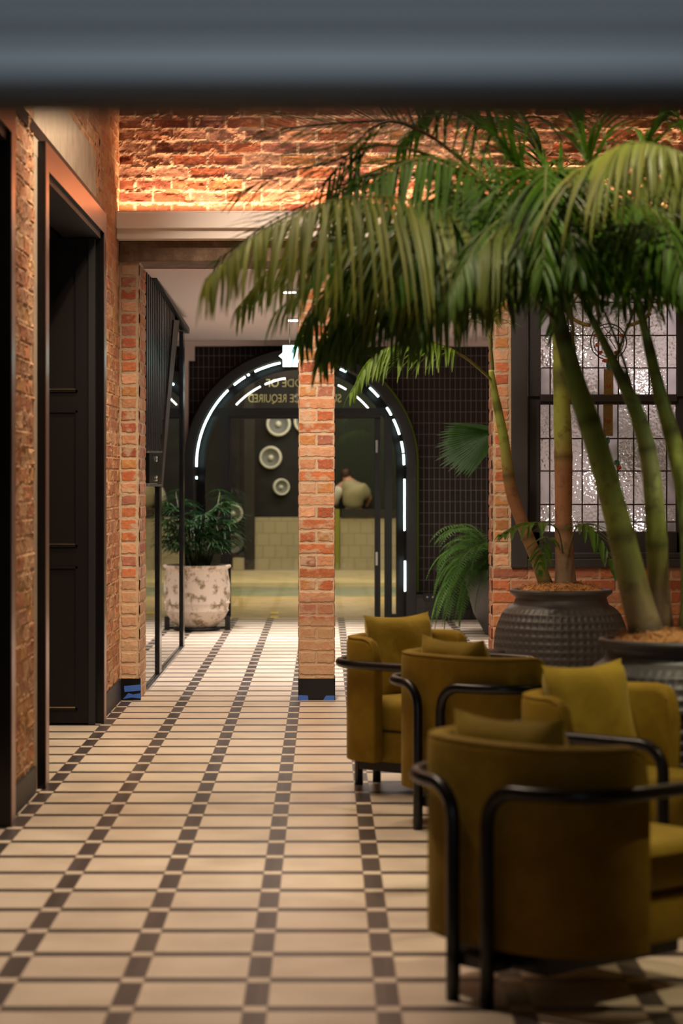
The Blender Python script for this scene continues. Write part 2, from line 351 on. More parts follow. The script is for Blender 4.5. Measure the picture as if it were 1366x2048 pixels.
def brickfield(mb, org, U, N, W, H, res, course=.082, blen=.24, bond='run', rough=.004, ridge=0, seed=1, groove=.006, pal=PAL, mort=MORT, crust=.58, tone=None, jw=.010, uoff=0):
    """a relief of real brick faces and mortar joints over a W x H rectangle"""
    nu = max(2, int(W/res)+1); nz = max(2, int(H/res)+1)
    u, z = np.meshgrid(np.linspace(0, W, nu), np.linspace(0, H, nz)); zz = z+org[2]
    wob = (fbm(u*9, zz*9, seed)-.5)*.010; wob2 = (fbm(u*9+50, zz*9, seed+3)-.5)*.010
    row = np.floor((zz+wob)/course).astype(np.int64); fz = (zz+wob)/course-row
    uu = u+uoff+wob2
    if bond == 'run':
        ln = np.full_like(u, blen); off = (row % 2)*.5*blen
    elif bond == 'pier':
        odd = (row % 2) == 0; ln = np.where(odd, W+.02, W/2+.0001); off = np.zeros_like(u)+.005*odd; uu = u
    else:
        ln = np.full_like(u, W*.84); off = -(W*.08)+0*u; uu = u
    ci = np.floor((uu+off)/ln).astype(np.int64); fu = (uu+off)/ln-ci
    du = np.minimum(fu, 1-fu)*ln; dz = np.minimum(fz, 1-fz)*course
    d = np.minimum(du, dz)+(fbm(u*45, zz*45, seed+9)-.5)*.012
    mask = np.clip((d-jw*.5)/.004, 0, 1)
    def h(a, b, s):
        n = (a*73856093 ^ b*19349663 ^ s*83492791) & 0x7fffffff; n = (n*1103515245+12345) & 0x7fffffff; return ((n >> 8) & 0xffff)/65535.
    hb = h(ci, row, seed)
    pc = pal[(hb*len(pal)*.999).astype(int)]*(.80+.4*h(ci, row, seed+5))[..., None]
    hh = mask*(groove+(h(ci, row, seed+11)-.5)*rough*1.5)+(fbm(u*30, zz*30, seed+20)-.5)*rough*2
    if ridge:
        rn = fbm(u*14, zz*14, seed+31); rn2 = fbm(u*60, zz*60, seed+37)
        near = np.exp(-(np.abs(np.minimum(du, dz)-.006)/.008)**2)
        hh = hh+near*np.clip((rn-.46)*6, 0, 1)*ridge*(.3+1.2*rn2)
        lump = np.clip((fbm(u*11+9, zz*11, seed+41)-.64)*9, 0, 1)*np.clip((rn2-.45)*4, 0, 1)
        hh = hh+lump*ridge*.9-np.clip((fbm(u*7+3, zz*9, seed+51)-.62)*8, 0, 1)*ridge
        mask = mask*(1-.55*lump)
    cr = np.clip((fbm(u*16, zz*22, seed+60)-crust)*7, 0, 1)*.75
    mc = np.array(mort)*(.85+.3*fbm(u*30, zz*30, seed+70))[..., None]
    a = (mask*(1-cr))[..., None]
    pc = pc*(.72+.55*fbm(u*40, zz*110, seed+81, 3))[..., None]; c = pc*a+mc*(1-a)
    if tone is not None: c = tone(c, zz, mask)
    org = np.array(org); U = np.array(U); N = np.array(N)
    V = org+u[..., None]*U+z[..., None]*np.array((0, 0, 1))+hh[..., None]*N
    vs = V.reshape(-1, 3); cs = np.clip(c, 0, 1).reshape(-1, 3)
    flip = np.dot(np.cross(U, (0, 0, 1)), N) < 0
    idx = np.arange(nu*nz).reshape(nz, nu)
    q = np.stack([idx[:-1, :-1], idx[:-1, 1:], idx[1:, 1:], idx[1:, :-1]], -1).reshape(-1, 4)
    if flip: q = q[:, ::-1]
    mb.add([tuple(r) for r in vs.tolist()], [tuple(r) for r in q.tolist()], False, [tuple(r) for r in cs.tolist()])

# ------------------------------------------------------------------ SETTING
YW = 15.7          # plane of the brick opening
XL = -1.385        # face of the left wall
struct(B(-2.7, 3.2, 1.0, 24.95, -.10, 0).build('floor', M['floor']), 'floor of cream square tiles with dark tile strips')
struct(B(-2.8, 3.2, 16.1, 24.7, 2.955, 3.10).build('ceiling', M['plaster']), 'pale plaster ceiling of the rear hall')
struct(B(-2.8, 3.2, 1.0, 15.75, 4.8, 4.9).build('ceiling', M['plaster']), 'high ceiling over the lounge')

# upper brick wall over the opening
mb = MB(); mb.box(-1.6, 3.2, YW, YW+.35, 3.10, 4.8, col=(.3, .15, .08))
brickfield(mb, (-1.40, YW-.01, 3.10), (1, 0, 0), (0, -1, 0), 4.6, 1.7, .0105, blen=.245, course=.084, ridge=.013, rough=.0035, seed=11, crust=.74, groove=.003,
           pal=PAL*np.array((.58, .56, .66)), mort=np.array((.46, .33, .24)))
struct(mb.build('wall_back', M['brick']), 'rough red brick wall above the ledge')
# ledge with light cove
led = struct(MB().prism([(15.44, 3.17), (15.70, 3.17), (15.70, 3.19), (15.475, 3.19), (15.475, 3.285), (15.455, 3.285), (15.455, 3.275), (15.44, 3.27)], -1.385, 3.1, 'x').build('trim_1', M['ledge'], bevel=.003), 'cream ledge with a hidden warm light strip')
MB().box(-1.385, 3.1, 15.50, 15.70, 3.105, 3.17).build('lower_fascia', M['ledge'], led)
MB().box(-1.36, 3.1, 15.56, 15.58, 3.19, 3.20).build('light_strip', M['coveled'], led)
struct(B(-1.385, 3.1, 15.66, 16.1, 2.965, 3.105).build('trim_2', M['lintel'], bevel=.01), 'rough dark lintel across the brick piers')

def tone_base(c, zz, mask):
    k = np.clip((.70-zz)/.02, 0, 1)[..., None]; k2 = np.clip((.56-zz)/.03, 0, 1)[..., None]
    dull = c*.55+np.array((.30, .13, .075))*.45
    tan = c*.25+np.array((.42, .27, .16))*.75
    c = c*(1-k)+dull*k; return c*(1-k2)+tan*k2
# middle pillar
X0, X1 = -.169, .068
mb = MB(); mb.box(X0+.008, X1-.008, YW+.008, YW+.235, 0, 2.97, col=(.4, .3, .2))
brickfield(mb, (X0, YW, 0), (1, 0, 0), (0, -1, 0), X1-X0, 2.97, .0045, bond='pier', seed=5, tone=tone_base, rough=.003, groove=.005, jw=.014, crust=.56)
for xx, nx in ((X0, -1), (X1, 1)):
    brickfield(mb, (xx, YW, 0), (0, 1, 0), (nx, 0, 0), .24, 2.97, .01, bond='pier', seed=8, tone=tone_base, rough=.003, jw=.014)
brickfield(mb, (X0, YW+.24, 0), (1, 0, 0), (0, 1, 0), X1-X0, 2.97, .02, bond='pier', seed=9, tone=tone_base, rough=.003)
pil = struct(mb.build('wall_pillar', M['brick']), 'slim square red brick pillar in the middle of the opening', 'pillar')
sk = MB().box(X0-.006, X1+.008, YW-.016, YW+.25, 0, .146).build('baseboard_pillar', M['blackgloss'], pil)
def tape(parent, u0, u1, v0, v1, y, poly=None, name='tape_strip'):
    pts = poly or [(u0, v1), (u1, v1), (u1, v0), (u0+3, v0)]
    q = [(P(a, b, y).x, P(a, b, y).z) for a, b in pts]
    return MB().prism(q, y, y-.002, 'y').build(name, M['tape'])
tag(tape(None, 0, 0, 0, 0, YW-.0175, [(597, 1402), (617, 1402), (616, 1391), (597, 1390)]), 'blue masking tape at the left foot of the middle pillar', 'tape', 'blue masking tape')
tag(tape(None, 0, 0, 0, 0, YW-.0175, [(645, 1402), (669, 1402), (669, 1391), (652, 1391)]), 'blue masking tape at the right foot of the middle pillar', 'tape', 'blue masking tape')

# left pier with the return
mb = MB(); mb.box(-1.9, -1.262, YW+.01, YW+.52, 0, 3.10, col=(.4, .3, .2))
def tone_left(c, zz, mask):
    k = np.clip((.86-zz)/.05, 0, 1)[..., None]
    tan = c*.35+np.array((.52, .35, .21))*.65
    return c*(1-k)+tan*k
brickfield(mb, (-1.390, YW, 0), (1, 0, 0), (0, -1, 0), .137, 3.10, .005, bond='single', seed=15, tone=tone_left, rough=.004, jw=.016, crust=.56, mort=np.array((.46, .36, .25)))
brickfield(mb, (-1.253, YW, 0), (0, 1, 0), (1, 0, 0), .53, 3.10, .01, seed=17, tone=tone_left, rough=.003, crust=.5)
struct(mb.build('wall_pier', M['brick']), 'red brick pier at the left end of the opening', 'pillar')
struct(B(-1.372, -1.240, YW-.018, YW+.03, 0, .146).build('baseboard_pier', M['blackgloss']), 'short black skirting on the left pier')
tag(tape(None, 0, 0, 0, 0, YW-.020, [(249, 1384), (282, 1381), (282, 1369), (248, 1372)]), 'upper strip of blue tape on the left pier skirting', 'tape', 'blue masking tape')
tag(tape(None, 0, 0, 0, 0, YW-.020, [(246, 1398), (264, 1395), (282, 1397), (282, 1386), (266, 1389), (257, 1386)]), 'torn lower strip of blue tape on the left pier skirting', 'tape', 'blue masking tape')

# right pier and wall under and around the window
XR = 1.141
wx0, wx1, wz0, wz1 = 1.266, 2.58, .897, 3.05
mb = MB()
mb.box(XR+.01, wx0, YW+.01, YW+.28, 0, 3.10, col=(.4, .3, .2)); mb.box(XR+.01, 3.2, YW+.01, YW+.28, 0, wz0-.005, col=(.4, .3, .2)); mb.box(wx1, 3.2, YW+.01, YW+.28, wz0-.005, 3.10, col=(.4, .3, .2))
mb.box(wx0, wx1, YW+.01, YW+.28, wz1, 3.10, col=(.4, .3, .2))
brickfield(mb, (XR, YW, wz0), (1, 0, 0), (0, -1, 0), wx0-XR, 3.10-wz0, .006, bond='single', seed=21, rough=.003, jw=.014, mort=np.array((.46, .36, .25)))
def tone_r(c, zz, mask):
    return c*.7+np.array((.30, .10, .045))*.3
brickfield(mb, (XR, YW, 0), (1, 0, 0), (0, -1, 0), 3.2-XR, wz0, .010, seed=23, rough=.003, tone=tone_r, crust=.72)
brickfield(mb, (wx1, YW, wz0), (1, 0, 0), (0, -1, 0), .6, 3.10-wz0, .012, seed=24, rough=.003)
brickfield(mb, (XR, YW, 0), (0, 1, 0), (-1, 0, 0), .28, 3.10, .012, seed=27, rough=.003, tone=tone_r)
struct(mb.build('wall_right', M['brick']), 'red brick wall around the leaded window')

# left wall of the lounge
mb = MB()
mb.box(-1.7, XL-.012, 10.1, 11.18, 0, 4.8, col=(.4, .25, .15)); mb.box(-1.7, XL-.012, 14.32, YW, 0, 4.8, col=(.4, .25, .15))
mb.box(-1.7, XL-.012, 1.0, 14.4, 3.12, 4.8, col=(.4, .25, .15)); mb.box(-1.7, XL-.012, 1.0, 6.85, 0, 4.8, col=(.4, .25, .15))
def tone_lw(c, zz, mask): return c*.6+np.array((.43, .22, .115))*.4
kw = dict(tone=tone_lw, rough=.005, groove=.004, crust=.62, mort=np.array((.50, .33, .20)), pal=PAL*np.array((1.1, 1.25, 1.2)))
brickfield(mb, (XL-.004, 10.08, 0), (0, 1, 0), (1, 0, 0), .98, 4.8, .010, seed=31, ridge=.006, **kw)
brickfield(mb, (XL-.004, 14.05, 3.1), (0, 1, 0), (1, 0, 0), .26, 1.7, .010, seed=39, ridge=.006, **kw)
brickfield(mb, (XL-.004, 14.30, 0), (0, 1, 0), (1, 0, 0), 1.40, 4.8, .010, seed=33, ridge=.006, **kw)
brickfield(mb, (XL-.004, 11.04, 3.48), (0, 1, 0), (1, 0, 0), 3.28, 1.32, .014, seed=35, **kw)
brickfield(mb, (XL-.004, 6.8, 3.14), (0, 1, 0), (1, 0, 0), 3.30, 1.66, .016, seed=36, **kw)
brickfield(mb, (XL-.004, 3.0, 0), (0, 1, 0), (1, 0, 0), 3.85, 4.8, .03, seed=37, **kw)
struct(mb.build('wall_left', M['brick']), 'red brick wall along the left of the lounge')
struct(B(XL-.01, XL+.002, 11.04, 14.06, 3.05, 3.48).build('trim_3', M['concrete']), 'smooth concrete panel over the wide doorway')
struct(B(XL-.01, XL+.001, 11.05, 11.19, 0, 3.48).build('trim_4', M['concrete']), 'narrow concrete edge beside the wide doorway')
struct(B(XL-.01, XL+.014, 10.12, 11.05, 0, .13).build('baseboard_left', M['skirt']), 'dark skirting between the two doorways')
struct(B(XL-.01, XL+.014, 14.31, 15.69, 0, .146).build('baseboard_corner', M['skirt']), 'dark skirting between doorway and pier')

# two wide doorways lined with metal
def portal(nm, y0, y1, label, ztop=3.13, w=.13):
    t = thing(nm, label, 'door frame', (XL, (y0+y1)/2, 0)); t['kind'] = 'structure'
    yc = (y0+y1)/2
    def part(n, m, *b): return MB().box(b[0]-XL, b[1]-XL, b[2]-yc, b[3]-yc, b[4], b[5]).build(n, m, t)
    for a, b in ((y0, y0+w), (y1-w, y1)):
        part('jamb', M['blackgloss'], XL-.25, XL+.038, a, b, 0, ztop-w)
        part('jamb_face', M['copper'], XL+.038, XL+.042, a+.004, b-.001, 0, ztop-w)
    part('head', M['blackgloss'], XL-.25, XL+.038, y0, y1, ztop-w, ztop)
    part('head_face', M['copper'], XL+.038, XL+.042, y0+.004, y1, ztop-w, ztop)
    part('head_edge', M['black'], XL-.20, XL+.020, y0+w, y1-w, ztop-w-.035, ztop-w)
    return t
portal('door_frame', 11.20, 14.31, 'copper faced black door frame nearest the brick pier')
portal('door_frame', 6.9, 10.10, 'copper edged black door frame at the far left edge', 3.12)
# lift lobby recess behind the doorways
mb = MB(); mb.box(-2.75, -2.65, 6.0, 14.7, 0, 3.2); mb.box(-2.75, -1.6, 14.45, 14.6, 0, 3.2); mb.box(-2.75, -1.7, 10.16, 11.1, 0, 3.2); mb.box(-2.75, -1.38, 6.0, 14.6, 3.14, 3.2); mb.box(-2.75, -1.7, 6.0, 6.1, 0, 3.2)
struct(mb.build('wall_recess', M['doorblack']), 'black lining of the recess behind the left doorways')
# panelled black door leaf standing across the recess
d = thing('door_1', 'black panelled door folded back inside the wide doorway', 'door', (-1.885, 14.13, 0)); d['kind'] = 'structure'
MB().box(-.60, .45, -.02, .02, .012, 2.96).build('door_leaf', M['doorblack'], d)
def zt(v, y=14.2): return CH-(v-CV)*y/FPX
for za, zb in ((zt(785), zt(500)), (zt(1093), zt(822)), (zt(1417), zt(1132))):
    f = MB()
    for a, b2, c2, e in ((-.52, .385, za, za+.012), (-.52, .385, zb-.012, zb), (-.52, -.508, za, zb), (.373, .385, za, zb)): f.box(a, b2, -.030, -.019, c2, e)
    pm = f.build('panel_moulding', M['doorblack'], d)
    MB().box(-.506, .371, -.033, -.019, za+.013, za+.020).build('moulding_glint', M['gold_glint'], pm)  # gold line put in for the glint along the moulding
MB().box(.452, .49, -.03, .04, .0, 2.96).build('door_post', M['black'], d)
# marble console just inside the nearest doorway
struct(B(-1.60, -1.41, 9.93, 9.965, 0, 1.30).build('trim_5', M['marble'], bevel=.003), 'grey veined marble lining inside the left edge doorway')

struct(B(3.2, 3.4, 1.0, 16.0, 0, 4.8).build('wall_lounge_right', M['concrete']), 'plain rendered wall on the right side of the lounge')
# near beam overhead
yb = 1.80
def zb_(v): return CH-(v-22-CV)*yb/FPX
pr = [(yb-.02, 2.12), (yb+.16, 2.12), (yb+.16, zb_(190)), (yb+.012, zb_(190)), (yb-.004, zb_(172)), (yb, zb_(168)), (yb, zb_(105)), (yb-.010, zb_(95)), (yb-.016, zb_(84)), (yb-.016, zb_(74)), (yb-.022, zb_(66)), (yb-.03, zb_(20)), (yb-.045, zb_(-40))]
bm_ = struct(MB().prism(pr, -1.34, 2.6, 'x').build('trim_6', M['beam']), 'blurred blue grey beam across the top, nearest the camera', 'beam')
MB().box(-1.34, 2.6, yb+.004, yb+.15, zb_(203), zb_(188)).build('underside_lip', M['beamdark'], bm_)  # dark lip along the underside of the beam

# ------------------------------------------------------------------ REAR HALL
YF = 24.6
SP = FPX/YF
XC = (601-CU)/SP; ZS = CH-(930-CV)/SP; RO = 1.22; RI = 1.115; RL = 205/SP
def archh(x, r):
    d2 = r*r-(x-XC)**2; return ZS+math.sqrt(d2) if d2 > 0 else 0
def archwall(x0, x1, ya, yb2, r, z1=2.96, n=60):
    mb = MB(); xs = [x0]
    if x0 < XC-r: xs += [XC-r+1e-4]
    xs += [XC-r*math.cos(PI*k/n) for k in range(1, n)]
    xs += [XC+r-1e-4, x1]
    for a, b in zip(xs[:-1], xs[1:]):
        za = archh((a+b)/2, r)
        if a < XC-r-1e-6 or b > XC+r+1e-6: za = 0
        if za < z1: mb.box(a, b, ya, yb2, za, z1)
    return mb
struct(archwall(-2.8, 3.2, YF+.10, YF+.30, RO-.02).build('wall_far', M['darkbrick']), 'dark brick wall around the arched entrance')
# plaster strip at the far left
xa = P(363, 700, YF).x; xb = P(378, 700, YF).x; xc_ = P(390, 700, YF).x
mb = MB(); mb.box(-2.6, xb, YF-.12, YF+.045, 0, 2.955); mb.box(xb, xc_, YF-.12, YF+.045, P(0, 722, YF).z, 2.955); mb.box(xc_, 3.1, YF-.12, YF+.045, P(0, 693, YF).z, 2.955)
struct(mb.build('wall_hall', M['plaster']), 'pale plaster edge and bulkhead at the far end of the hall')
# trellis of wires on the dark wall
WR = .0042; ZT = P(0, 694, YF).z
for sg, lab in ((-1, 'fine wire trellis grid on the dark wall left of the arch'), (1, 'fine wire trellis grid on the dark wall right of the arch, behind the ferns')):
    tr = MB(); xe = xb+.004 if sg < 0 else 2.58
    k = 0; x = XC+sg*.03
    while (x < xe if sg > 0 else x > xe):
        z0 = max(archh(x, RO+.045), .275) if abs(x-XC) < RO+.04 else .275
        if z0 < ZT: tr.box(x-WR/2, x+WR/2, YF+.062, YF+.062+WR, z0, ZT)
        x += sg*.0557
    z = .30
    while z < ZT:
        hw2 = RO+.045 if z < ZS else math.sqrt(max((RO+.045)**2-(z-ZS)**2, 0)); a, b = sorted((XC+sg*max(hw2, .03), xe))
        tr.box(a, b, YF+.058, YF+.058+WR, z-WR/2, z+WR/2); z += .1193
    tag(tr.build('wire_trellis', M['wire']), lab, 'trellis', 'wire trellises by the arch')
mb = MB(); mb.box(XC+RO, 2.8, YF+.00, YF+.10, 0, .27); mb.box(-2.6, XC-RO, YF+.00, YF+.10, 0, .27)
struct(mb.build('baseboard_far', M['blacktile']), 'glossy black tiled base of the far wall')
c = P(860, 1194, YF-.01)
s_ = thing('wall_socket', 'black double power socket low on the black tiles right of the arch', 'power socket', c)
MB().box(-.07, .07, -.012, .008, -.04, .04).build('face_plate', M['socket'], s_, bevel=.004)
for dx in (-.03, .03): MB().box(dx-.008, dx+.008, -.017, -.011, -.008, .008).build('switch', M['chrome'], s_)
# right wall of hall
struct(B(2.98, 3.15, 16.0, 24.6, 0, 2.955).build('wall_hall_right', M['plaster']), 'right wall of the rear hall')
struct(B(-2.8, -2.65, 16.1, 24.6, 0, 2.955).build('wall_hall_left', M['darkbrick']), 'dark left wall of the rear hall')

# arched entrance
ar = thing('arched_entrance', 'black arched entrance with glass doors and white light strips', 'entrance', (XC, YF, 0))
def archband(r0, r1, ya, yb2, zbot=0, a0=0, a1=PI, n=64, legs=True):
    pts = []
    if legs: pts.append((1, zbot-ZS))
    mb = MB(); path = []
    if legs: path.append((lambda r: (r, zbot)))
    vs = []
    def ring(r, q): return (r*math.cos(q), ZS+r*math.sin(q))
    st = []
    if legs: st.append(((r0, zbot), (r1, zbot)))
    for k in range(n+1):
        q = a0+(a1-a0)*k/n; st.append((ring(r0, q), ring(r1, q)))
    if legs: st.append(((-r0, zbot), (-r1, zbot)))
    for (i, o_) in st: vs += [(i[0], ya, i[1]), (o_[0], ya, o_[1]), (o_[0], yb2, o_[1]), (i[0], yb2, i[1])]
    fs = []
    for k in range(len(st)-1):
        b = 4*k
        for j in range(4): fs.append((b+j, b+(j+1) % 4, b+4+(j+1) % 4, b+4+j))
    fs += [(3, 2, 1, 0), tuple(len(vs)-4+j for j in range(4))]
    mb.add(vs, fs, False); return mb
archband(RI, RO, -.28, .30).build('arch_frame', M['black'], ar, bevel=.004)
archband(1.02, RI-.002, .22, .30).build('inner_frame', M['blackgloss'], ar)
archband(RO, RO+.012, -.20, .02, zbot=.3, a0=-.0, a1=.75).build('edge_strip', M['green'], ar) if False else None
# green edge strips, painted metal on the outer edge
def edge(sgn, a0, a1, z0, z1, m, th):
    vs = []; mb = MB()
    pts = [Vector((sgn*(RO+th), -.10, z0)), Vector((sgn*(RO+th), -.10, z1))] if z1 > z0 else []
    for k in range(25):
        q = a0+(a1-a0)*k/24; pts.append(Vector((sgn*(RO+th)*math.cos(q), -.10, ZS+(RO+th)*math.sin(q))))
    mb.tube(pts, th, 6); return mb.build('edge_strip', m, ar)
edge(1, 0, .95, .30, ZS-.01, M['green'], .016); edge(-1, 0, .05, .2, ZS-.01, M['yellowgreen'], .016)
def arcseg(a, b, r, y, rad, m, nm):
    rad *= .8
    n = max(2, int(abs(a-b)/3)+1)
    MB().tube([(r*math.cos(math.radians(a+(b-a)*k/n)), y, ZS+r*math.sin(math.radians(a+(b-a)*k/n))) for k in range(n+1)], rad, 8).build(nm, m, ar)
for a, b in ((134, 181), (122, 129.6), (119.3, 120.6), (101, 116), (63.8, 67.4), (41, 48), (28.6, 33.5), (17, 26), (6.8, 13), (0, 5.8)): arcseg(a, b, RL, -.295, .0125, M['led'], 'light_segment')
for a, b in ((100, 114), (117, 137), (59, 65), (40, 53)): arcseg(a, b, 178/SP, .20, .011, M['ledreflect'], 'led_reflection_segment')  # glowing tubes drawn as the light strip's reflection in the transom glass
def vseg(u, v0, v1, y=-.295, r=.009, m='led'):
    MB().tube([(P(u, 0, YF).x-XC, y, P(0, v0, YF).z), (P(u, 0, YF).x-XC, y, P(0, v1, YF).z)], r, 8).build('light_segment', M[m], ar)
for u, v0, v1 in ((807, 958, 1060), (808, 1120, 1180), (396, 953, 958), (396, 1030, 1048)): vseg(u, v0, v1)
# glazed screen: transom, posts, panes, doors
ys = .24
zT0, zT1 = P(0, 831, YF).z, P(0, 815, YF).z
MB().box(-1.03, 1.03, ys-.05, ys+.05, zT0, zT1).build('transom', M['black'], ar)
def px(u): return (u-CU)/SP-XC
for u0, u1, n in ((440, 455, 'post'), (770, 785, 'post')):
    MB().box(px(u0), px(u1), ys-.05, ys+.05, 0, zT0).build(n, M['black'], ar)
fan = MB(); R = 1.02; pts = [(R*math.cos(PI*k/40), ZS+R*math.sin(PI*k/40)) for k in range(41)]
pts = [p for p in pts if p[1] > zT1]; fan.prism([(pts[-1][0], zT1)]+[] + [(pts[0][0], zT1)]+pts, ys-.004, ys+.004, 'y')
fan.build('fanlight', M['glass'], ar)
for a, b, n in ((px(785), 1.03, 'side_pane'), (-1.03, px(440), 'side_pane')):
    MB().box(a, b, ys-.004, ys+.004, .05, zT0).build(n, M['glass'], ar)
    MB().box(a, b, ys-.03, ys+.03, 0, .05).build('bottom_rail', M['black'], ar)
dl = MB().box(px(455), px(762), ys-.025, ys+.025, zT0-.03, zT0-.002)
dl.box(px(455), px(460), ys-.02, ys+.02, .02, zT0-.02).box(px(750), px(762), ys-.025, ys+.025, .01, zT0-.02)
dr = dl.build('glass_door', M['black'], ar)
MB().box(px(460), px(750), ys-.004, ys+.004, .02, zT0-.03).build('door_pane', M['glass'], dr)
for u, v0, v1 in ((448, 1068, 1100), (754, 1105, 1132), (754, 880, 905)):
    MB().box(px(u)-.012, px(u)+.012, ys-.075, ys-.05, P(0, v1, YF).z, P(0, v0, YF).z).build('door_plate', M['chrome'], ar)
# fanlight lettering, meant to be read from the street
def letters(txt, u, v, size, name='lettering'):
    cu = bpy.data.curves.new('txt', 'FONT'); cu.body = txt; cu.align_x = 'CENTER'; cu.align_y = 'CENTER'; cu.size = size; cu.extrude = .002; cu.offset = .001
    to = bpy.data.objects.new('txt', cu); COL.objects.link(to)
    dg = bpy.context.evaluated_depsgraph_get(); me = bpy.data.meshes.new_from_object(to.evaluated_get(dg))
    bpy.data.objects.remove(to); me.materials.clear(); me.materials.append(M['gold'])
    xs = [v_.co.x for v_ in me.vertices]; wd = max(xs)-min(xs)
    o = bpy.data.objects.new(name, me); COL.objects.link(o); o.parent = ar
    o.rotation_euler = (PI/2, 0, PI); o.location = (px(u), ys-.010, P(0, v, YF).z); return o, wd
o, wd = letters('REQUIRED', 534, 796, .125); o.scale.x = (77/SP)/wd
o, wd = letters('SUBSTANCE', 631, 796, .125); o.scale.x = (104/SP)/wd
o, wd = letters('A CODE OF', 585, 765, .12); o.scale.x = (108/SP)/wd

# exit signs
def exitsign(u0, u1, v0, v1, y, label, blown):
    a, b = P(u0, v1, y), P(u1, v0, y); cx, cz = (a.x+b.x)/2, (a.z+b.z)/2; hw_, hh_ = (b.x-a.x)/2, (b.z-a.z)/2
    t = thing('exit_sign', label, 'exit sign', (cx, y, cz), 0, 'exit signs')
    MB().box(-hw_, hw_, 0, .03, -hh_, hh_).build('housing', M['ledge'], t)
    MB().box(-hw_+.004, hw_-.004, -.004, 0, -hh_+.004, hh_-.004).build('sign_face', M['exitglow' if blown else 'exitgreen'], t)
    g = MB(); s = hh_*.85
    # running figure, doorway and arrow
    g.prism([(s*.9, -s*.9), (s*1.9, -s*.9), (s*1.9, s*.9), (s*.9, s*.9)], -.007, -.004, 'y')
    def bar(p, q, w_):
        p = Vector(p)*s; q = Vector(q)*s; n = Vector((-(q-p).y, (q-p).x)).normalized()*w_*s/2; g.prism([tuple(p+n), tuple(p-n), tuple(q-n), tuple(q+n)], -.0075, -.004, 'y')
    ox = -.2
    bar((ox, .5), (ox-.25, -.1), .26); bar((ox-.25, -.1), (ox+.1, -.45), .16); bar((ox+.1, -.45), (ox-.1, -.85), .14); bar((ox-.25, -.1), (ox-.6, -.5), .16); bar((ox-.6, -.5), (ox-.95, -.45), .14)
    bar((ox, .4), (ox+.4, .1), .12); bar((ox, .4), (ox-.5, .35), .12); bar((ox-.5, .35), (ox-.6, 0), .12)
    g.prism([(s*(ox+.14+.15*math.cos(k*PI/5)), s*(.75+.15*math.sin(k*PI/5))) for k in range(10)], -.0075, -.004, 'y')
    bar((-1.3, 0), (-2.0, 0), .18); g.prism([(-s*1.9, s*.4), (-s*2.4, 0), (-s*1.9, -s*.4)], -.0075, -.004, 'y')
    g.build('running_figure', M['exitwhite'], t)
    return t, hh_
t, hh_ = exitsign(782, 864, 478, 523, 15.42, 'green exit sign under the ledge, glimpsed through the palm leaves', False)
MB().box(-.02, .02, .03, .24, -.02, .02).build('bracket', M['black'], t)
t, hh_ = exitsign(565, 640, 690, 734, 20.0, 'glowing white green exit sign half hidden behind the middle pillar', True)
for dx in (-.1, .1): MB().tube([(dx, .015, hh_), (dx, .015, 2.955-t.location.z)], .004, 6).build('hanging_rod', M['chrome'], t)
# downlights
for i, (u, v, lab) in enumerate(((579, 579, 'round white ceiling downlight nearer the lintel'), (588, 636, 'round white ceiling downlight further down the hall'))):
    y = (2.955-CH)*FPX/(CV-v); c = P(u, v, y)
    t = thing('downlight', lab, 'ceiling light', (c.x, y, 2.955), 0, 'ceiling downlights')
    MB().lathe([(.055, 0), (.075, 0), (.075, -.012), (.055, -.02)], 24).build('trim_ring', M['ledge'], t)
    MB().lathe([(.001, -.02), (.054, -.020), (.054, -.028), (.001, -.03)], 24).build('lens', M['down'], t)

# folding glass screen on the left of the hall
XG = -1.262
gs = thing('glass_screen', 'full height glass screen with black ribbed upper panel on the left', 'glass screen', (XG, 18.4, 0))
def gy(u): return -XG*FPX/(CU-u)
def GP(u, v):
    y = gy(u); return (y-18.4, CH-(v-CV)*y/FPX)
ribp = [GP(292, 533), GP(303, 533), GP(347, 618), GP(344, 665), GP(314, 905), GP(290, 902)]
y0r, y1r = gy(289), gy(347)
rb = MB(); rl = MB(); n = 17
def ztop(y):    # top of the ribbed panel along the wall
    a, b = GP(303, 535), GP(368, 655); return a[1]+(b[1]-a[1])*(y-18.4-a[0])/(b[0]-a[0])
def zlow(y):
    u = CU+XG*FPX/y
    v = 903 if u < 316 else 903-(u-316)*(903-640)/(346-316)
    return CH-(v-CV)*y/FPX
for k in range(n):
    ya = y0r+(y1r-y0r)*k/n; yb3 = y0r+(y1r-y0r)*(k+.62)/n
    zt_ = min(ztop((ya+yb3)/2), 2.95); rb.box(.0, .016, ya-18.4, yb3-18.4, zlow((ya+yb3)/2), zt_); rl.box(.012, .0185, ya-18.402, ya-18.39, zlow((ya+yb3)/2), zt_)
    rb.box(-.01, .002, ya-18.4, y0r+(y1r-y0r)*(k+1)/n-18.4, zlow((ya+yb3)/2), zt_)
rb = rb.build('ribbed_panel', M['rib'], gs); rl.build('rib_edges', M['ribline'], rb)
a, b = GP(300, 533), GP(368, 656)
MB().prism([(a[0], a[1]-.09), (b[0], b[1]-.05), (b[0], b[1]), (a[0], min(a[1], 2.955))], -.02, .05, 'x').build('head_rail', M['rib'], gs)
br = MB().prism([GP(341, 640), GP(352, 640), GP(334, 800), GP(318, 975), GP(314.5, 975), GP(324, 830)], .0, .03, 'x')
br.build('slanting_strip', M['bronze'], gs)
bx = MB().prism([GP(290, 906), GP(315, 906), GP(315, 967), GP(290, 967)], -.01, .03, 'x').build('hinge_block', M['blackgloss'], gs)
for v in (918, 957):
    q = GP(304, v); MB().lathe([(.001, 0), (.02, 0), (.02, .006), (.012, .01), (.001, .01)], 16).build('screw_head', M['chrome'], bx)
    o = bpy.data.objects[bx.children[-1].name]; o.rotation_euler = (0, PI/2, 0); o.location = (.03, q[0], q[1])
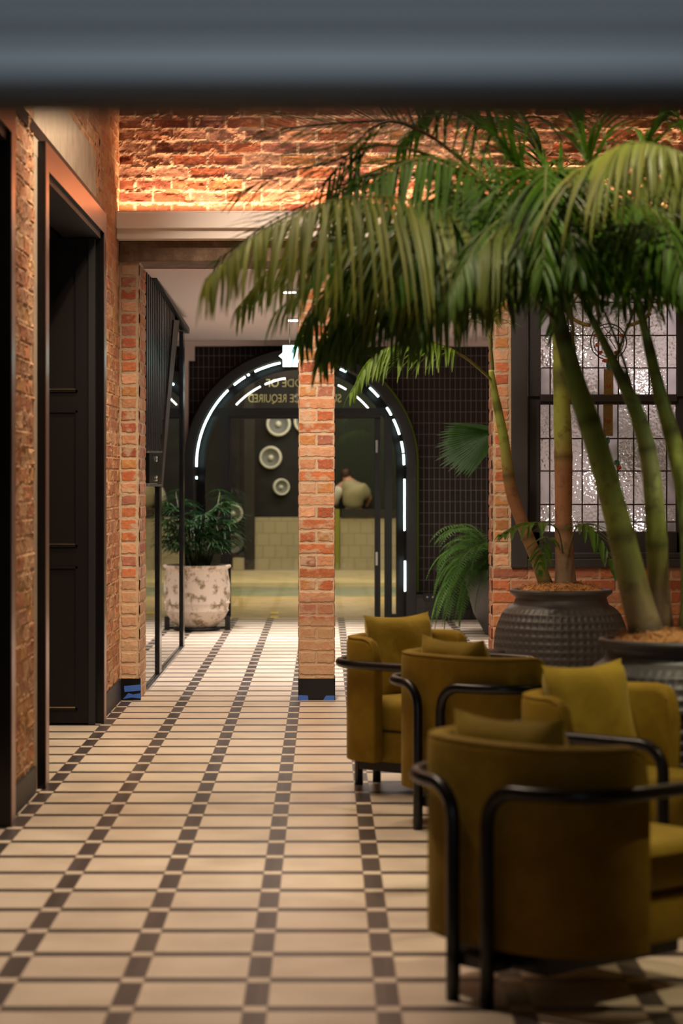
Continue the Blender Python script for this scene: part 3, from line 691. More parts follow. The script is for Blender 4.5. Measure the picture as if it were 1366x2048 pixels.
for v0, v1 in ((902, 906), (968, 973)):
    MB().prism([GP(289.5, v0), GP(316, v0), GP(316, v1), GP(289.5, v1)], -.01, .034, 'x').build('steel_strip', M['chrome'], gs)
ylo = gy(289); ya_, yb_ = gy(315.5), gy(363)
for (q0, q1, zt2) in ((ylo, ya_, CH-(973-CV)*gy(300)/FPX), (ya_, yb_, 2.80)):
    MB().box(-.004, .004, q0-18.4, q1-18.4, .03, zt2).build('glass_pane', M['glass'], gs)
for y in (ya_, yb_):
    z1 = 1.45 if y == ya_ else 2.80
    MB().box(-.022, .022, y-.11-18.4, y+.11-18.4, .0, z1).build('glass_stile', M['blackgloss'], gs)
MB().box(-.03, .03, ylo-18.4, yb_-18.4, 0, .022).build('floor_channel', M['chrome'], gs)

# clay pot with a lady palm
cp = P(390, 1130, 22.95); CPX, CPY = cp.x, 22.95
cpz = 22.95/FPX
lp = thing('clay_planter', 'big weathered clay pot with a dark green lady palm beside the arch', 'potted plant', (CPX, CPY, .03))
def pz(v): return (CH-(v-CV)*22.75/FPX)-.03
prof = [(.18, 0), (.205, .005), (.245, .04), (.295, .10), (.325, .155), (.336, .165), (.336, .172), (.330, .180), (.340, .232), (.350, .240), (.350, .248), (.344, .256), (.347, .33), (.345, .42), (.335, .52), (.325, .575), (.345, .585), (.358, .60), (.350, .615), (.325, .618), (.31, .60), (.30, .56)]
prof += [(.02, .555)]
MB().lathe(prof, 56, fn=lambda q, z, r: .004*math.sin(3*q)+.003*math.sin(7*q+z*20)).build('clay_pot', M['clay'], lp)
MB().lathe([(.001, .57), (.30, .565), (.30, .55), (.001, .55)], 24, fn=lambda q, z, r: 0).build('soil', M['soil'], lp)
st = MB().lathe([(.20, -.025), (.25, -.025), (.25, 0), (.2, 0)], 32)
for k in range(2):
    q = .25+k*(PI-.5); st.box(.33*math.cos(q)-.025, .33*math.cos(q)+.025, .33*math.sin(q)-.02, .33*math.sin(q)+.02, -.03, .10)
    st.tube([(0, 0, -.012), (.33*math.cos(q), .33*math.sin(q), -.012)], .012, 6)
st.build('plant_stand', M['black'], lp)
def blade(mb, p, d, L, wd, droop, col, up=Vector((0, 0, 1)), seg=4, tip=.08):
    """a folded leaf blade starting at p going along d"""
    d = d.normalized(); s = d.cross(up); s = s.normalized() if s.length > 1e-3 else Vector((1, 0, 0))
    vs = []; q = Vector(p); dd = d.copy(); fs = []
    for k in range(seg+1):
        t = k/seg; wv = wd*(.35+.65*math.sin(PI*min(1, t*1.25+.12)) if t < .75 else max(tip, (1-t)*2.6))*.5
        nrm = s.cross(dd).normalized()
        vs += [q-s*wv+nrm*wv*.35, q.copy(), q+s*wv+nrm*wv*.35]
        dd = (dd+Vector((0, 0, -droop/seg))).normalized(); q = q+dd*(L/seg)
    for k in range(seg):
        b = 3*k; fs += [(b, b+1, b+4, b+3), (b+1, b+2, b+5, b+4)]
    gg = random.uniform(.85, 1.15); c2 = [c_*gg for c_ in col]
    mb.add(vs, fs, True, c2)
rnd = random.Random(3)
for k in range(30):
    a = rnd.uniform(0, 2*PI); r0 = rnd.uniform(.02, .18); hgt = rnd.uniform(.22, .82); lean = rnd.uniform(.03, .26)
    base = Vector((r0*math.cos(a), r0*math.sin(a), .56)); top = base+Vector((lean*math.cos(a), lean*math.sin(a), hgt))
    mb = MB(); mb.tube([base, (base+top)/2+Vector((0, 0, .03)), top], [.010, .008, .006], 6, col=(.05, .05, .02))
    for lv in range(5):
        c = base.lerp(top, .45+.55*lv/4); pa = a+rnd.uniform(-1.6, 1.6); pd = Vector((math.cos(pa), math.sin(pa), rnd.uniform(.2, .9))).normalized(); e = c+pd*rnd.uniform(.06, .14)
        mb.tube([c, e], .0025, 4, col=(.04, .08, .02))
        sd = pd.cross(Vector((0, 0, 1))).normalized()
        for j in range(8):
            an = (j-3.5)*.38; dd = (pd*math.cos(an)+sd*math.sin(an)).normalized()
            blade(mb, e, dd, rnd.uniform(.15, .23), .027, .9, (.012, .045, .010), seg=3, tip=.3)
    mb.build('lady_palm_stem', M['leaf'], lp)

# fern and fan palm planter behind the right pier
pf = Vector((1.80, 22.3, 0))
fp = thing('fern_planter', 'dark round planter of ferns in the shadow behind the right pier', 'potted plant', pf)
MB().lathe([(.20, 0), (.25, .01), (.36, .20), (.43, .45), (.44, .62), (.42, .64), (.40, .62), (.38, .56), (.01, .55)], 48).build('round_planter', M['potgrey'], fp)
def fernfrond(mb, p, d, L, col):
    q = Vector(p); dd = Vector(d).normalized(); n = 34; rach = [q.copy()]
    for k in range(n):
        t = k/n; s = dd.cross(Vector((0, 0, 1))).normalized() if abs(dd.z) < .98 else Vector((1, 0, 0))
        ll = L*.12*math.sin(PI*min(1, .12+t*.9))+.006
        for sg in (-1, 1):
            blade(mb, q, s*sg+dd*.3, ll, .011, .25, col, seg=2, tip=.4)
        dd = (dd+Vector((0, 0, -.105))).normalized(); q = q+dd*(L/n); rach.append(q.copy())
    mb.tube(rach, .003, 4, col=(.07, .13, .03))
rnd = random.Random(5)
for k in range(72):
    a = rnd.uniform(0, 2*PI); el = rnd.uniform(.1, 1.4); mb = MB()
    if k < 44: a = PI+rnd.uniform(-.9, 1.3)
    fernfrond(mb, (.22*math.cos(a), .22*math.sin(a), .60), (math.cos(a)*math.cos(el), math.sin(a)*math.cos(el), math.sin(el)+.35), rnd.uniform(.55, 1.0), (.045, .125, .007))
    mb.build('fern_frond', M['leaf'], fp)
def fanleaf(mb, c, out, up, R_, n, spread, col):
    side = out.cross(up).normalized()
    for j in range(n):
        an = (j-(n-1)/2)/(n-1)*spread; d = (out*math.cos(an)+side*math.sin(an)).normalized()
        blade(mb, c, d, R_*(1-.25*abs(an)/spread)*random.uniform(.93, 1.05), R_*.105, .22, col, up=up, seg=5, tip=.05)
fl = thing('fan_palm', 'dark green fan palm behind the right brick pier', 'plant', (2.05, 20.3, 0))
MB().lathe([(.14, 0), (.16, .01), (.20, .30), (.21, .34), (.19, .34), (.18, .30), (.01, .30)], 32).build('plant_pot', M['potgrey'], fl)
MB().tube([(0, 0, .3), (-.02, 0, .9), (-.10, .02, 1.5)], [.04, .035, .025], 8, col=(.10, .07, .03)).build('trunk', M['stem'], fl)
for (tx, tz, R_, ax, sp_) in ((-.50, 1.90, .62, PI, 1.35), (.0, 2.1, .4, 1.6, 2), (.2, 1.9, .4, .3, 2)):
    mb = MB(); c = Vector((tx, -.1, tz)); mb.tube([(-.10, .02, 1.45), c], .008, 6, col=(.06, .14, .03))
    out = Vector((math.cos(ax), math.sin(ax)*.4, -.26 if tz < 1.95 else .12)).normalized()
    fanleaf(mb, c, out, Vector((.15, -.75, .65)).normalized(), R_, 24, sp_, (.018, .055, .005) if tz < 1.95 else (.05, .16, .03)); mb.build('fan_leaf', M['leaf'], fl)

# ------------------------------------------------------------------ STREET
struct(B(-6, 6, 24.95, 29.9, -.22, -.02).build('floor_pavement', M['pavement']), 'yellow lit pavement outside the arch')
struct(B(-6, 6, 29.9, 33.4, -.30, -.06).build('floor_road', M['road']), 'grey green roadway outside')
struct(B(-6, 6, 33.4, 39.0, -.22, 0).build('floor_kerb', M['kerb']), 'pale far pavement')
struct(B(-6, 6, 39.0, 39.3, -.1, 4.6).build('wall_street', M['mural']), 'dark rendered wall across the street')
for v0, v1 in ((1221, 1225), (1229, 1235)):
    q0 = P(540, v1, CH*FPX/(v1-CV)); q1 = P(557, v0, CH*FPX/(v0-CV))
    tag(B(q0.x, q1.x, q0.y, q1.y, -.02, -.014).build('road_marking', M['yellow']), 'short yellow painted mark on the pavement, %s' % ('further one' if v0 == 1221 else 'nearer one'), 'road marking', 'yellow pavement marks')
ct = thing('counter', 'cream tiled low counter across the street', 'counter', (0, 38.2, 0))
x0_, x1_, x2_ = P(510, 0, 38).x, P(668, 0, 38).x, P(800, 0, 38).x
MB().box(x0_, x1_, -.2, .14, 0, CH-(1035-CV)*38/FPX).build('tiled_front', M['countertile'], ct)
MB().box(x1_+.10, x2_, -.2, .14, 0, CH-(1036-CV)*38/FPX).build('tiled_front', M['countertile'], ct)
MB().box(x1_+.12, x2_, -.24, .16, CH-(1035-CV)*38/FPX, CH-(1018-CV)*38/FPX).build('worktop', M['black'], ct)
MB().box(x1_+.01, x1_+.09, -.24, -.16, 0, 1.0).build('end_post', M['yellowgreen'], ct)
tag(B(P(489, 0, 38).x, P(509, 0, 38).x, 37.95, 38.1, 0, 3.6).build('black_column', M['black']), 'black steel column left of the tiled counter', 'column')
tag(B(P(466, 0, 38).x, P(489, 0, 38).x, 37.9, 38.3, 0, .20).build('low_box', M['countertile'], bevel=.01), 'low tan box at the foot of the black column', 'box')
LAB = {0: 'largest white speaker cone, topmost beside the pillar', 1: 'white speaker cone, second down from the top', 2: 'small grey speaker cone above the tiled counter', 3: 'white speaker cone behind the lady palm leaves', 4: 'lowest grey speaker cone, near the clay pot rim', 5: 'speaker cone cut off by the left side of the brick pillar'}
for i, (u, v, r, m1) in enumerate(((557, 848, 25, 'cone'), (541, 915, 23, 'cone'), (563, 974, 17, 'cone'), (466, 1027, 20, 'cone'), (467, 1087, 20, 'conegrey'), (611, 843, 24, 'cone'))):
    c = P(u, v, 38.9); R_ = r*38.9/FPX
    t = thing('speaker_cone', LAB[i], 'speaker', c, 0, 'speaker cones on the dark wall'); t.rotation_euler = (PI/2, 0, rnd.uniform(-.3, .3))
    MB().lathe([(R_*.92, -.1), (R_, -.03), (R_*.97, .02), (R_*.86, .03), (R_*.78, .015)], 32).build('speaker_rim', M[m1], t)
    MB().lathe([(R_*.80, .015), (R_*.55, -.03), (R_*.34, -.06), (.001, -.06)], 32).build('speaker_bowl', M['conegrey'], t)
    MB().lathe([(R_*.24, -.06), (R_*.22, -.01), (R_*.13, .015), (.001, .02)], 24).build('dust_cap', M['cone'], t)
cu_ = MB(); n = 40
for k in range(n):
    x = P(672, 0, 38.9).x+k*.035; cu_.box(x, x+.03, 38.91-.02*(k % 2), 38.96, 1.0, 3.2)
tag(cu_.build('curtain', M['curtain']), 'dark green pleated curtain behind the counter', 'curtain')
# person behind the counter
pe = thing('person', 'person in a beige top leaning over the counter, seen from behind', 'person', (P(708, 0, 38.6).x, 38.66, 0))
def skinned(name, verts, edges, radii, m, parent):
    me = bpy.data.meshes.new(name); me.from_pydata(verts, edges, []); o = bpy.data.objects.new(name, me); COL.objects.link(o)
    md = o.modifiers.new('skin', 'SKIN')
    for i, r in enumerate(radii): me.skin_vertices[0].data[i].radius = r if hasattr(r, '__len__') else (r, r)
    me.skin_vertices[0].data[0].use_root = True
    sb = o.modifiers.new('sub', 'SUBSURF'); sb.levels = 2; sb.render_levels = 2
    me.materials.append(m); o.parent = parent
    dg = bpy.context.evaluated_depsgraph_get(); m2 = bpy.data.meshes.new_from_object(o.evaluated_get(dg))
    for p in m2.polygons: p.use_smooth = True
    o.modifiers.clear(); o.data = m2; return o
V = [(0, 0, .95), (-.01, -.02, 1.12), (-.03, -.05, 1.30), (-.08, -.03, 1.42), (-.12, 0, 1.50), (-.14, .01, 1.58), (-.15, .01, 1.66),
     (-.24, -.02, 1.36), (-.33, .02, 1.16), (-.28, .16, 1.02), (.14, -.02, 1.36), (.27, .03, 1.18), (.20, .18, 1.02),
     (-.10, 0, .86), (-.11, 0, .48), (-.11, .02, .08), (-.11, .14, .04), (.10, 0, .86), (.11, 0, .48), (.11, .02, .08), (.11, .14, .04)]
E = [(0, 1), (1, 2), (2, 3), (3, 4), (4, 5), (5, 6), (3, 7), (7, 8), (8, 9), (3, 10), (10, 11), (11, 12), (0, 13), (13, 14), (14, 15), (15, 16), (0, 17), (17, 18), (18, 19), (19, 20)]
Rr = [.12, .11, .12, .08, .055, .085, .06, .07, .05, .03, .07, .05, .03, .10, .06, .045, .035, .10, .06, .045, .035]
body = skinned('body', V, E, Rr, M['skin'], pe)
skinned('top', [(0, 0, .98), (0, -.03, 1.12), (-.01, -.05, 1.26), (-.07, -.03, 1.38), (.14, -.02, 1.33), (.26, .03, 1.17), (-.11, -.02, 1.45), (-.22, -.02, 1.35)], [(0, 1), (1, 2), (2, 3), (2, 4), (4, 5), (3, 6), (3, 7)], [.20, .21, .24, .16, .15, .10, .07, .10], M['beige'], pe)
skinned('sleeve', [(-.20, -.03, 1.37), (-.28, -.02, 1.26), (-.33, .02, 1.13), (-.30, .10, 1.06)], [(0, 1), (1, 2), (2, 3)], [.11, .10, .085, .07], M['white'], pe)
skinned('trousers', [(0, 0, .95), (-.10, 0, .84), (-.11, 0, .48), (-.11, .01, .12), (.10, 0, .84), (.11, 0, .48), (.11, .01, .12)], [(0, 1), (1, 2), (2, 3), (0, 4), (4, 5), (5, 6)], [.17, .12, .08, .07, .12, .08, .07], M['black'], pe)
skinned('hair', [(-.13, -.02, 1.50), (-.14, -.02, 1.60), (-.15, 0, 1.67)], [(0, 1), (1, 2)], [.07, .095, .07], M['hair'], pe)

# ------------------------------------------------------------------ LEADED WINDOW
wn = thing('window_1', 'tall black sash window with leaded and stained glass panes', 'window', (0, YW, 0)); wn['kind'] = 'structure'
YS = YW+.10
def wp(u, v, y=YS): q = P(u, v, y); return q.x, q.z
f = MB(); cw = P(1055, 0, YW).x-wx0
f.box(wx0, wx0+cw, -.03, .20, wz0, wz1).box(wx1-cw, wx1, -.03, .20, wz0, wz1).box(wx0+cw, wx1-cw, -.03, .20, wz1-.10, wz1)
f.box(wx0+cw, wx1-cw, -.03, .22, wz0, wz0+.06)
f.build('window_frame', M['greyframe'], wn, bevel=.006)
MB().box(wx0+cw, wx1-cw, .0, .12, wz0+.06, wz0+.10).build('window_sill', M['greyframe'], wn, bevel=.006)
g0, zb0 = wp(1080, 1064); g1, zt0 = wp(1353, 548); zm0 = wp(0, 808)[1]; zm1 = wp(0, 790)[1]
s = MB(); sx0, sx1 = wx0+cw+.012, wx1-cw-.012
zbr = wz0+.085
for a, b, c2, e in ((sx0, g0, zbr, zm1-.005), (g1, sx1, zbr, zm1-.005), (sx0, sx1, zbr, zb0), (g0, g1, zm0, zm0+.02)): s.box(a, b, .105, .135, c2, e)
s.build('lower_sash', M['greyframe'], wn, bevel=.003)
s = MB()
for a, b, c2, e in ((sx0, g0, zm1-.01, wz1-.10), (g1, sx1, zm1-.01, wz1-.10), (sx0, sx1, zt0, wz1-.10), (g0, g1, zm0+.018, zm1)): s.box(a, b, .07, .11, c2, e)
s.build('upper_sash', M['greyframe'], wn, bevel=.003)
# panes and leading
us = [1080, 1100, 1136, 1165, 1196.5, 1236.5, 1268, 1297.7, 1334, 1353]
vu = [548, 569, 605, 671, 736, 790]; vl = [808, 877, 942, 1009, 1044, 1064]
def yoff(v): return .09 if v < 800 else .12
for vs_ in (vu, vl):
    yy = YW+yoff(vs_[0]+1)
    mb = MB(); ms = MB()
    for i in range(len(us)-1):
        for j in range(len(vs_)-1):
            xa_, za_ = wp(us[i], vs_[j+1], YS); xb_, zb_2 = wp(us[i+1], vs_[j], YS)
            smooth = (i in (0, 8) and j in (len(vs_)-2, len(vs_)-4)) or (i == 4 and (vs_ is vl and j in (0, 1, 2) or vs_ is vu and j == 4)) or (i in (0,) and j == 4) or j == (4 if vs_ is vl else 0) and i % 3 == 1
            (ms if smooth else mb).box(xa_, xb_, yy-YW-.003, yy-YW+.003, za_, zb_2)
    mb.build('hammered_pane', M['hammered'], wn); ms.build('smooth_pane', M['smoothglass'], wn)
    ld = MB(); lr = .0042
    for u in us: x, _ = wp(u, 0); ld.box(x-lr, x+lr, yy-YW-.008, yy-YW+.008, wp(0, vs_[-1])[1], wp(0, vs_[0])[1])
    for v in vs_: _, z = wp(0, v); ld.box(g0, g1, yy-YW-.0075, yy-YW+.0075, z-lr, z+lr)
    if vs_ is vu:
        def arc(cu0, cv0, r, a0, a1, rad):
            ld.tube([(wp(cu0+r*math.cos(math.radians(a0+(a1-a0)*k/24)), 0)[0], yy-YW-.008, wp(0, cv0-r*math.sin(math.radians(a0+(a1-a0)*k/24)))[1]) for k in range(25)], rad, 6)
        arc(1216.5, 684, 36, 0, 360, .004); arc(1216.5, 684, 30, 0, 360, .003); arc(1216.5, 671, 5, 0, 360, .003)
        for p, q in (((1216, 666), (1204, 650)), ((1216, 666), (1229, 650)), ((1218, 677), (1232, 700)), ((1214, 677), (1203, 698))):
            ld.tube([(wp(*p)[0], yy-YW-.008, wp(*p)[1]), (wp(*q)[0], yy-YW-.008, wp(*q)[1])], .003, 5)
    else:
        ld.tube([(wp(1216.5, 884)[0], yy-YW-.008, wp(0, 884)[1]), (wp(1216.5, 932)[0], yy-YW-.008, wp(0, 932)[1])], .0035, 5)
    ld.build('lead_came', M['lead'], wn)
def disc(u, v, ru, rv, y, m, nm, th=.006):
    c = wp(u, v); k_ = YS/FPX
    MB().prism([(c[0]+ru*k_*math.cos(q*PI/8), c[1]+rv*k_*math.sin(q*PI/8)) for q in range(16)], y-th, y+th, 'y').build(nm, M[m], wn)
for u, v in ((1191, 671), (1194, 690), (1201, 705), (1216, 711), (1231, 705), (1239, 690), (1242, 671), (1216.5, 772)): disc(u, v, 4, 3.6, .080, 'redglass', 'red_jewel')
disc(1216.5, 842, 4, 4, .108, 'redglass', 'red_jewel'); disc(1216.5, 881, 3.5, 7, .108, 'greenglass', 'green_drop')
disc(1216.5, 730, 5, 10, .080, 'greenglass', 'green_drop')
disc(1234, 926, 6, 7, .108, 'greenglass', 'rose_leaf'); disc(1238, 935, 5, 5, .104, 'redglass', 'rose_bud')
for (v0, v1, y) in ((738, 790, .084), (808, 872, .112)):
    a, b = wp(1207, v1), wp(1226, v0); MB().box(a[0], b[0], y-.005, y+.005, a[1], b[1]).build('amber_band', M['amber'], wn)
for sg in (-1, 1):
    pts = [(1216.5+sg*t, 648-12*((t-36)/50)**2*2.2+3) for t in (36, 46, 58, 70, 84)]
    mb = MB(); mb.tube([(wp(*p)[0], .080, wp(*p)[1]) for p in pts], .013, 6); mb.build('amber_swag', M['amber'], wn)
disc(1216.5, 722, 14, 4, .079, 'redglass', 'fan_base')
# room seen through the window
mb = MB(); mb.box(1.52, 3.1, 17.5, 17.6, 0, 2.95); 
struct(mb.build('wall_window_room', M['roomwall']), 'pale wall of the room behind the leaded window')
for x, z in ((1.80, 2.45), (2.35, 2.2), (2.05, 1.50), (2.30, 1.10), (1.72, 1.1)):  # unseen point lights added to make the hammered glass sparkle
    l = bpy.data.lights.new('glass_sparkle_light', 'POINT'); l.energy = 2.2; l.color = (1, .93, .90); l.shadow_soft_size = .05
    o = bpy.data.objects.new('glass_sparkle_light', l); COL.objects.link(o); o.location = (x, 17.1, z)
# ------------------------------------------------------------------ CHAIRS
def smoothstep(t): t = max(0, min(1, t)); return t*t*(3-2*t)
def uplan(s, hw_, dep, n=2.5):
    """U-shaped plan, s in [-1, 1]; rear at x = 0, arms run to x = dep"""
    rb = .24   # length of the curved back
    a = s*1.0
    q = max(-1, min(1, a/.92))*PI/2
    c, s_ = math.cos(q), math.sin(q)
    x = rb-rb*abs(c)**(2/n); y = hw_*math.copysign(abs(s_)**(2/n), s_) if s_ else 0
    if abs(a) > .92: x = rb+(abs(a)-.92)/.08*(dep-rb)
    return x, y
def make_chair(label):
    t = thing('armchair', label, 'armchair', (0, 0, 0), 0, 'olive velvet armchairs')
    # shell
    N_ = 56; th = .068; zb_0, zt_0 = .15, .75; mb = MB(); H_ = 12
    ring = []
    ss = [-1+2*k/N_ for k in range(N_+1)]
    pl = [Vector((*uplan(s, .345, .275), 0)) for s in ss]
    nr = []
    for i in range(len(pl)):
        d = (pl[min(i+1, N_)]-pl[max(i-1, 0)]).normalized(); nr.append(Vector((d.y, -d.x, 0)))   # outward?
    cen = Vector((.3, 0, 0))
    for i in range(len(pl)):
        if nr[i].dot(pl[i]-cen) < 0: nr[i] = -nr[i]
    sec = []
    for i, (p, n_) in enumerate(zip(pl, nr)):
        s = abs(ss[i]); e = (s-.86)/.14
        top = zt_0-(.12*(1-math.sqrt(max(0, 1-e*e))) if e > 0 else 0)
        prof = []
        for k in range(9):       # rounded top, from outside over to inside
            q = PI*k/8; prof.append((th/2*math.cos(q), top-th/2+th/2*math.sin(q)))
        pts = [(th/2, zb_0+.01), (th/2, .45)]+prof+[(-th/2, .45), (-th/2, zb_0+.01)]
        sec.append([p+n_*a+Vector((0, 0, b)) for a, b in pts])
    m_ = len(sec[0]); vs = [q for s in sec for q in s]; fs = []
    for i in range(N_):
        for k in range(m_): fs.append((i*m_+k, i*m_+(k+1) % m_, (i+1)*m_+(k+1) % m_, (i+1)*m_+k))
    fs += [tuple(range(m_))[::-1], tuple(range(N_*m_, (N_+1)*m_))]
    mb.add(vs, fs, True); sh = mb.build('backrest', M['velvet'], t, bevel=.008)
    # piping along the outer top edge and down the arm ends
    pp = []
    for i, (p, n_) in enumerate(zip(pl, nr)):
        s = abs(ss[i]); e = (s-.86)/.14; top = zt_0-(.12*(1-math.sqrt(max(0, 1-e*e))) if e > 0 else 0)
        pp.append(p+n_*th*.40+Vector((0, 0, top-.010)))
    pa = [Vector((pp[0].x, pp[0].y, .17))]+pp+[Vector((pp[-1].x, pp[-1].y, .17))]
    MB().tube(pa, .0045, 6).build('piping', M['velvet'], sh)
    # seat
    sb = MB(); hwS = .305
    def slab(mb, x0, x1, hw_, z0, z1, r, crown=0):
        nx, ny = 10, 12; top = []; 
        for side in (1, 0):
            pass
        vs = []; 
        for k, (zz, ins) in enumerate(((z0, r), (z0+r*.3, r*.3), (z0+r, 0), (z1-r, 0), (z1-r*.3, r*.3), (z1, r))):
            cs = []
            for q in range(32):
                an = 2*PI*q/32; cx, cy = math.cos(an), math.sin(an); e = .22
                x = (x0+x1)/2+((x1-x0)/2-ins)*math.copysign(abs(cx)**e, cx); y = (hw_-ins)*math.copysign(abs(cy)**e, cy); cs.append((x, y, zz))
            vs += cs
        fs = []
        for k in range(5):
            for q in range(32): fs.append((k*32+q, k*32+(q+1) % 32, (k+1)*32+(q+1) % 32, (k+1)*32+q))
        fs.append(tuple(range(32))[::-1])
        c_ = len(vs); vs.append(((x0+x1)/2, 0, z1+crown))
        for q in range(32): fs.append((5*32+q, 5*32+(q+1) % 32, c_))
        mb.add(vs, fs, True)
    slab(sb, .06, .70, hwS, .30, .455, .045, .02); sb.build('seat', M['velvetlight'], t)
    ap = MB(); slab(ap, .06, .685, hwS-.01, .155, .30, .015); ap.build('seat_base', M['velvet'], t)
    # tubular frame: one bent tube each side, rear leg up, round the shell, down to the front leg
    for sg in (-1, 1):
        off = .068; pts = []
        def tp(s):   # plan of the rail
            i = (s+1)/2*N_; a = int(min(N_-1, max(0, math.floor(i)))); f_ = i-a
            p = pl[a].lerp(pl[a+1], f_); n_ = nr[a].lerp(nr[a+1], f_).normalized(); return p+n_*off
        zr = .62; rb = .10
        s0 = .075
        base = tp(sg*s0)
        pts.append(Vector((base.x, base.y, 0))); pts.append(Vector((base.x, base.y, .25))); pts.append(Vector((base.x, base.y, zr-rb)))
        # walk out along the rail while rising
        L = 0; prevp = base; s = s0; path = []
        while s < 1:
            s += .01; p = tp(sg*min(s, 1)); L += (p-prevp).length; prevp = p; path.append((L, p))
        for L_, p in path:
            if L_ < rb: z = zr-rb+math.sqrt(max(0, rb*rb-(rb-L_)**2))
            else: z = zr
            pts.append(Vector((p.x, p.y, z)))
        end = pts[-1]; xe = .60; rf = .09
        pts.append(Vector(((end.x+xe)/2, end.y, zr)))
        for k in range(9):
            q = PI/2*k/8; pts.append(Vector((xe+rf*math.sin(q), end.y, zr-rf+rf*math.cos(q))))
        pts.append(Vector((xe+rf, end.y, .3))); pts.append(Vector((xe+rf, end.y, 0)))
        # thin out
        MB().tube(pts, .0205, 12).build('tube_frame', M['tubeblack'], t)
        MB().box(xe+rf-.012, xe+rf+.012, min(0, end.y), max(0, end.y), .20, .24).build('stretcher', M['tubeblack'], t)
    MB().box(.04, .60, -.20, .20, .095, .158).box(-.055, .02, -.085, .085, .10, .14).build('base_rail', M['tubeblack'], t, bevel=.006)
    return t
def make_cushion(label):
    n = 16; mb = MB(); S = .215
    for sd in (1, -1):
        vs = []
        for i in range(n+1):
            for j in range(n+1):
                a = -1+2*i/n; b = -1+2*j/n
                pin = 1-.10*(1-abs(b)**2)*abs(a)**3; pin2 = 1-.10*(1-abs(a)**2)*abs(b)**3
                th_ = .075*((1-a**4)*(1-b**4))**.5
                vs.append((sd*th_+.006*math.sin(5*a+3*b), a*S*pin, S+b*S*pin2))
        fs = [(i*(n+1)+j, (i+1)*(n+1)+j, (i+1)*(n+1)+j+1, i*(n+1)+j+1) for i in range(n) for j in range(n)]
        if sd > 0: fs = [f_[::-1] for f_ in fs]
        mb.add(vs, fs, True)
    o = mb.build('scatter_cushion', M['velvetlight']); tag(o, label, 'cushion', 'olive scatter cushions'); return o
DEG = math.radians
chairs = [   # rear mid point, facing, label, cushion label
    ((.425, 6.62), 40, 'olive velvet tub armchair nearest the camera, back turned, seat facing right', 'dark olive cushion in the nearest armchair, only its top edge showing'),
    ((.455, 9.86), 40, 'olive velvet armchair with its back turned, in front of the far left armchair', 'olive cushion barely showing over the middle armchair back'),
    ((.225, 11.42), -40, 'olive velvet armchair furthest from the camera, beside the brick pillar', 'upright mustard cushion in the furthest armchair'),
    ((.81, 8.42), -40, 'olive velvet armchair at the right, in front of the nearer grey pot', 'large square olive cushion in the right hand armchair')]
ch0 = None; cu0 = None
for i, ((x, y), a, lab, cl) in enumerate(chairs):
    if i == 0: ch0 = make_chair(lab); o = ch0; cu0 = make_cushion(cl); c = cu0
    else: o = copy_tree(ch0); o['label'] = lab; c = cu0.copy(); COL.objects.link(c); c['label'] = cl
    d_ = Vector((math.cos(DEG(a)), math.sin(DEG(a)), 0))
    o.location = Vector((x, y, 0))+d_*.055; o.rotation_euler = (0, 0, DEG(a))
    lat = Vector((-d_.y, d_.x, 0)); sh_ = {0: 0, 1: 0, 2: .03, 3: .02}[i]
    c.location = o.location+d_*.17+lat*sh_+Vector((0, 0, .40 if i in (0, 1) else .42)); c.rotation_euler = (0, -.22, DEG(a+{0: 4, 1: -4, 2: -8, 3: -6}[i]))
# side table
tb = thing('side_table', 'small round black side table behind the armchairs', 'table', (.74, 12.02, 0))
MB().lathe([(.001, .585), (.195, .585), (.2, .592), (.2, .602), (.195, .608), (.001, .608)], 48).build('tabletop', M['blackgloss'], tb)
MB().lathe([(.001, 0), (.14, 0), (.14, .012), (.02, .02), (.018, .585), (.001, .585)], 32).build('pedestal', M['tubeblack'], tb)

# ------------------------------------------------------------------ BIG POTS AND PALMS
def potmesh():
    pf_ = []; prof = [(0.001, 0), (.24, 0), (.27, .02), (.34, .22), (.378, .42), (.385, .55), (.375, .64), (.34, .73), (.295, .785), (.262, .81), (.258, .825), (.285, .845), (.292, .855), (.290, .868), (.272, .872), (.255, .862), (.25, .82), (.001, .80)]
    # resample
    out = []
    for (r0, z0), (r1, z1) in zip(prof[:-1], prof[1:]):
        n = max(1, int(math.hypot(r1-r0, z1-z0)/.007)) if (z0 > .10 and z1 < .79 and r0 > .2) else 1
        for k in range(n): out.append((r0+(r1-r0)*k/n, z0+(z1-z0)*k/n))
    out.append(prof[-1])
    # smooth radii a little
    rs = [r for r, z in out]
    for _ in range(30):
        rs = [rs[i] if (i < 3 or out[i][1] > .79 or i >= len(rs)-2) else (rs[i-1]+2*rs[i]+rs[i+1])/4 for i in range(len(rs))]
    out = [(r, z) for r, (_, z) in zip(rs, out)]
    ncell = 56; ch_ = .041
    def fn(q, z, r):
        if z < .06 or z > .775 or r < .2: return 0
        fq = (q/(2*PI)*ncell) % 1; fz = (z/ch_) % 1
        dq = min(fq, 1-fq); dz = min(fz, 1-fz); d = min(dq, dz)
        env = min(1, (z-.06)/.03, (.775-z)/.04)
        return -.0075*max(0, 1-((.5-d)/.5-.0)*1.0-.10)*2*env if d > .12 else 0
    return out, fn
pout, pfn = potmesh()
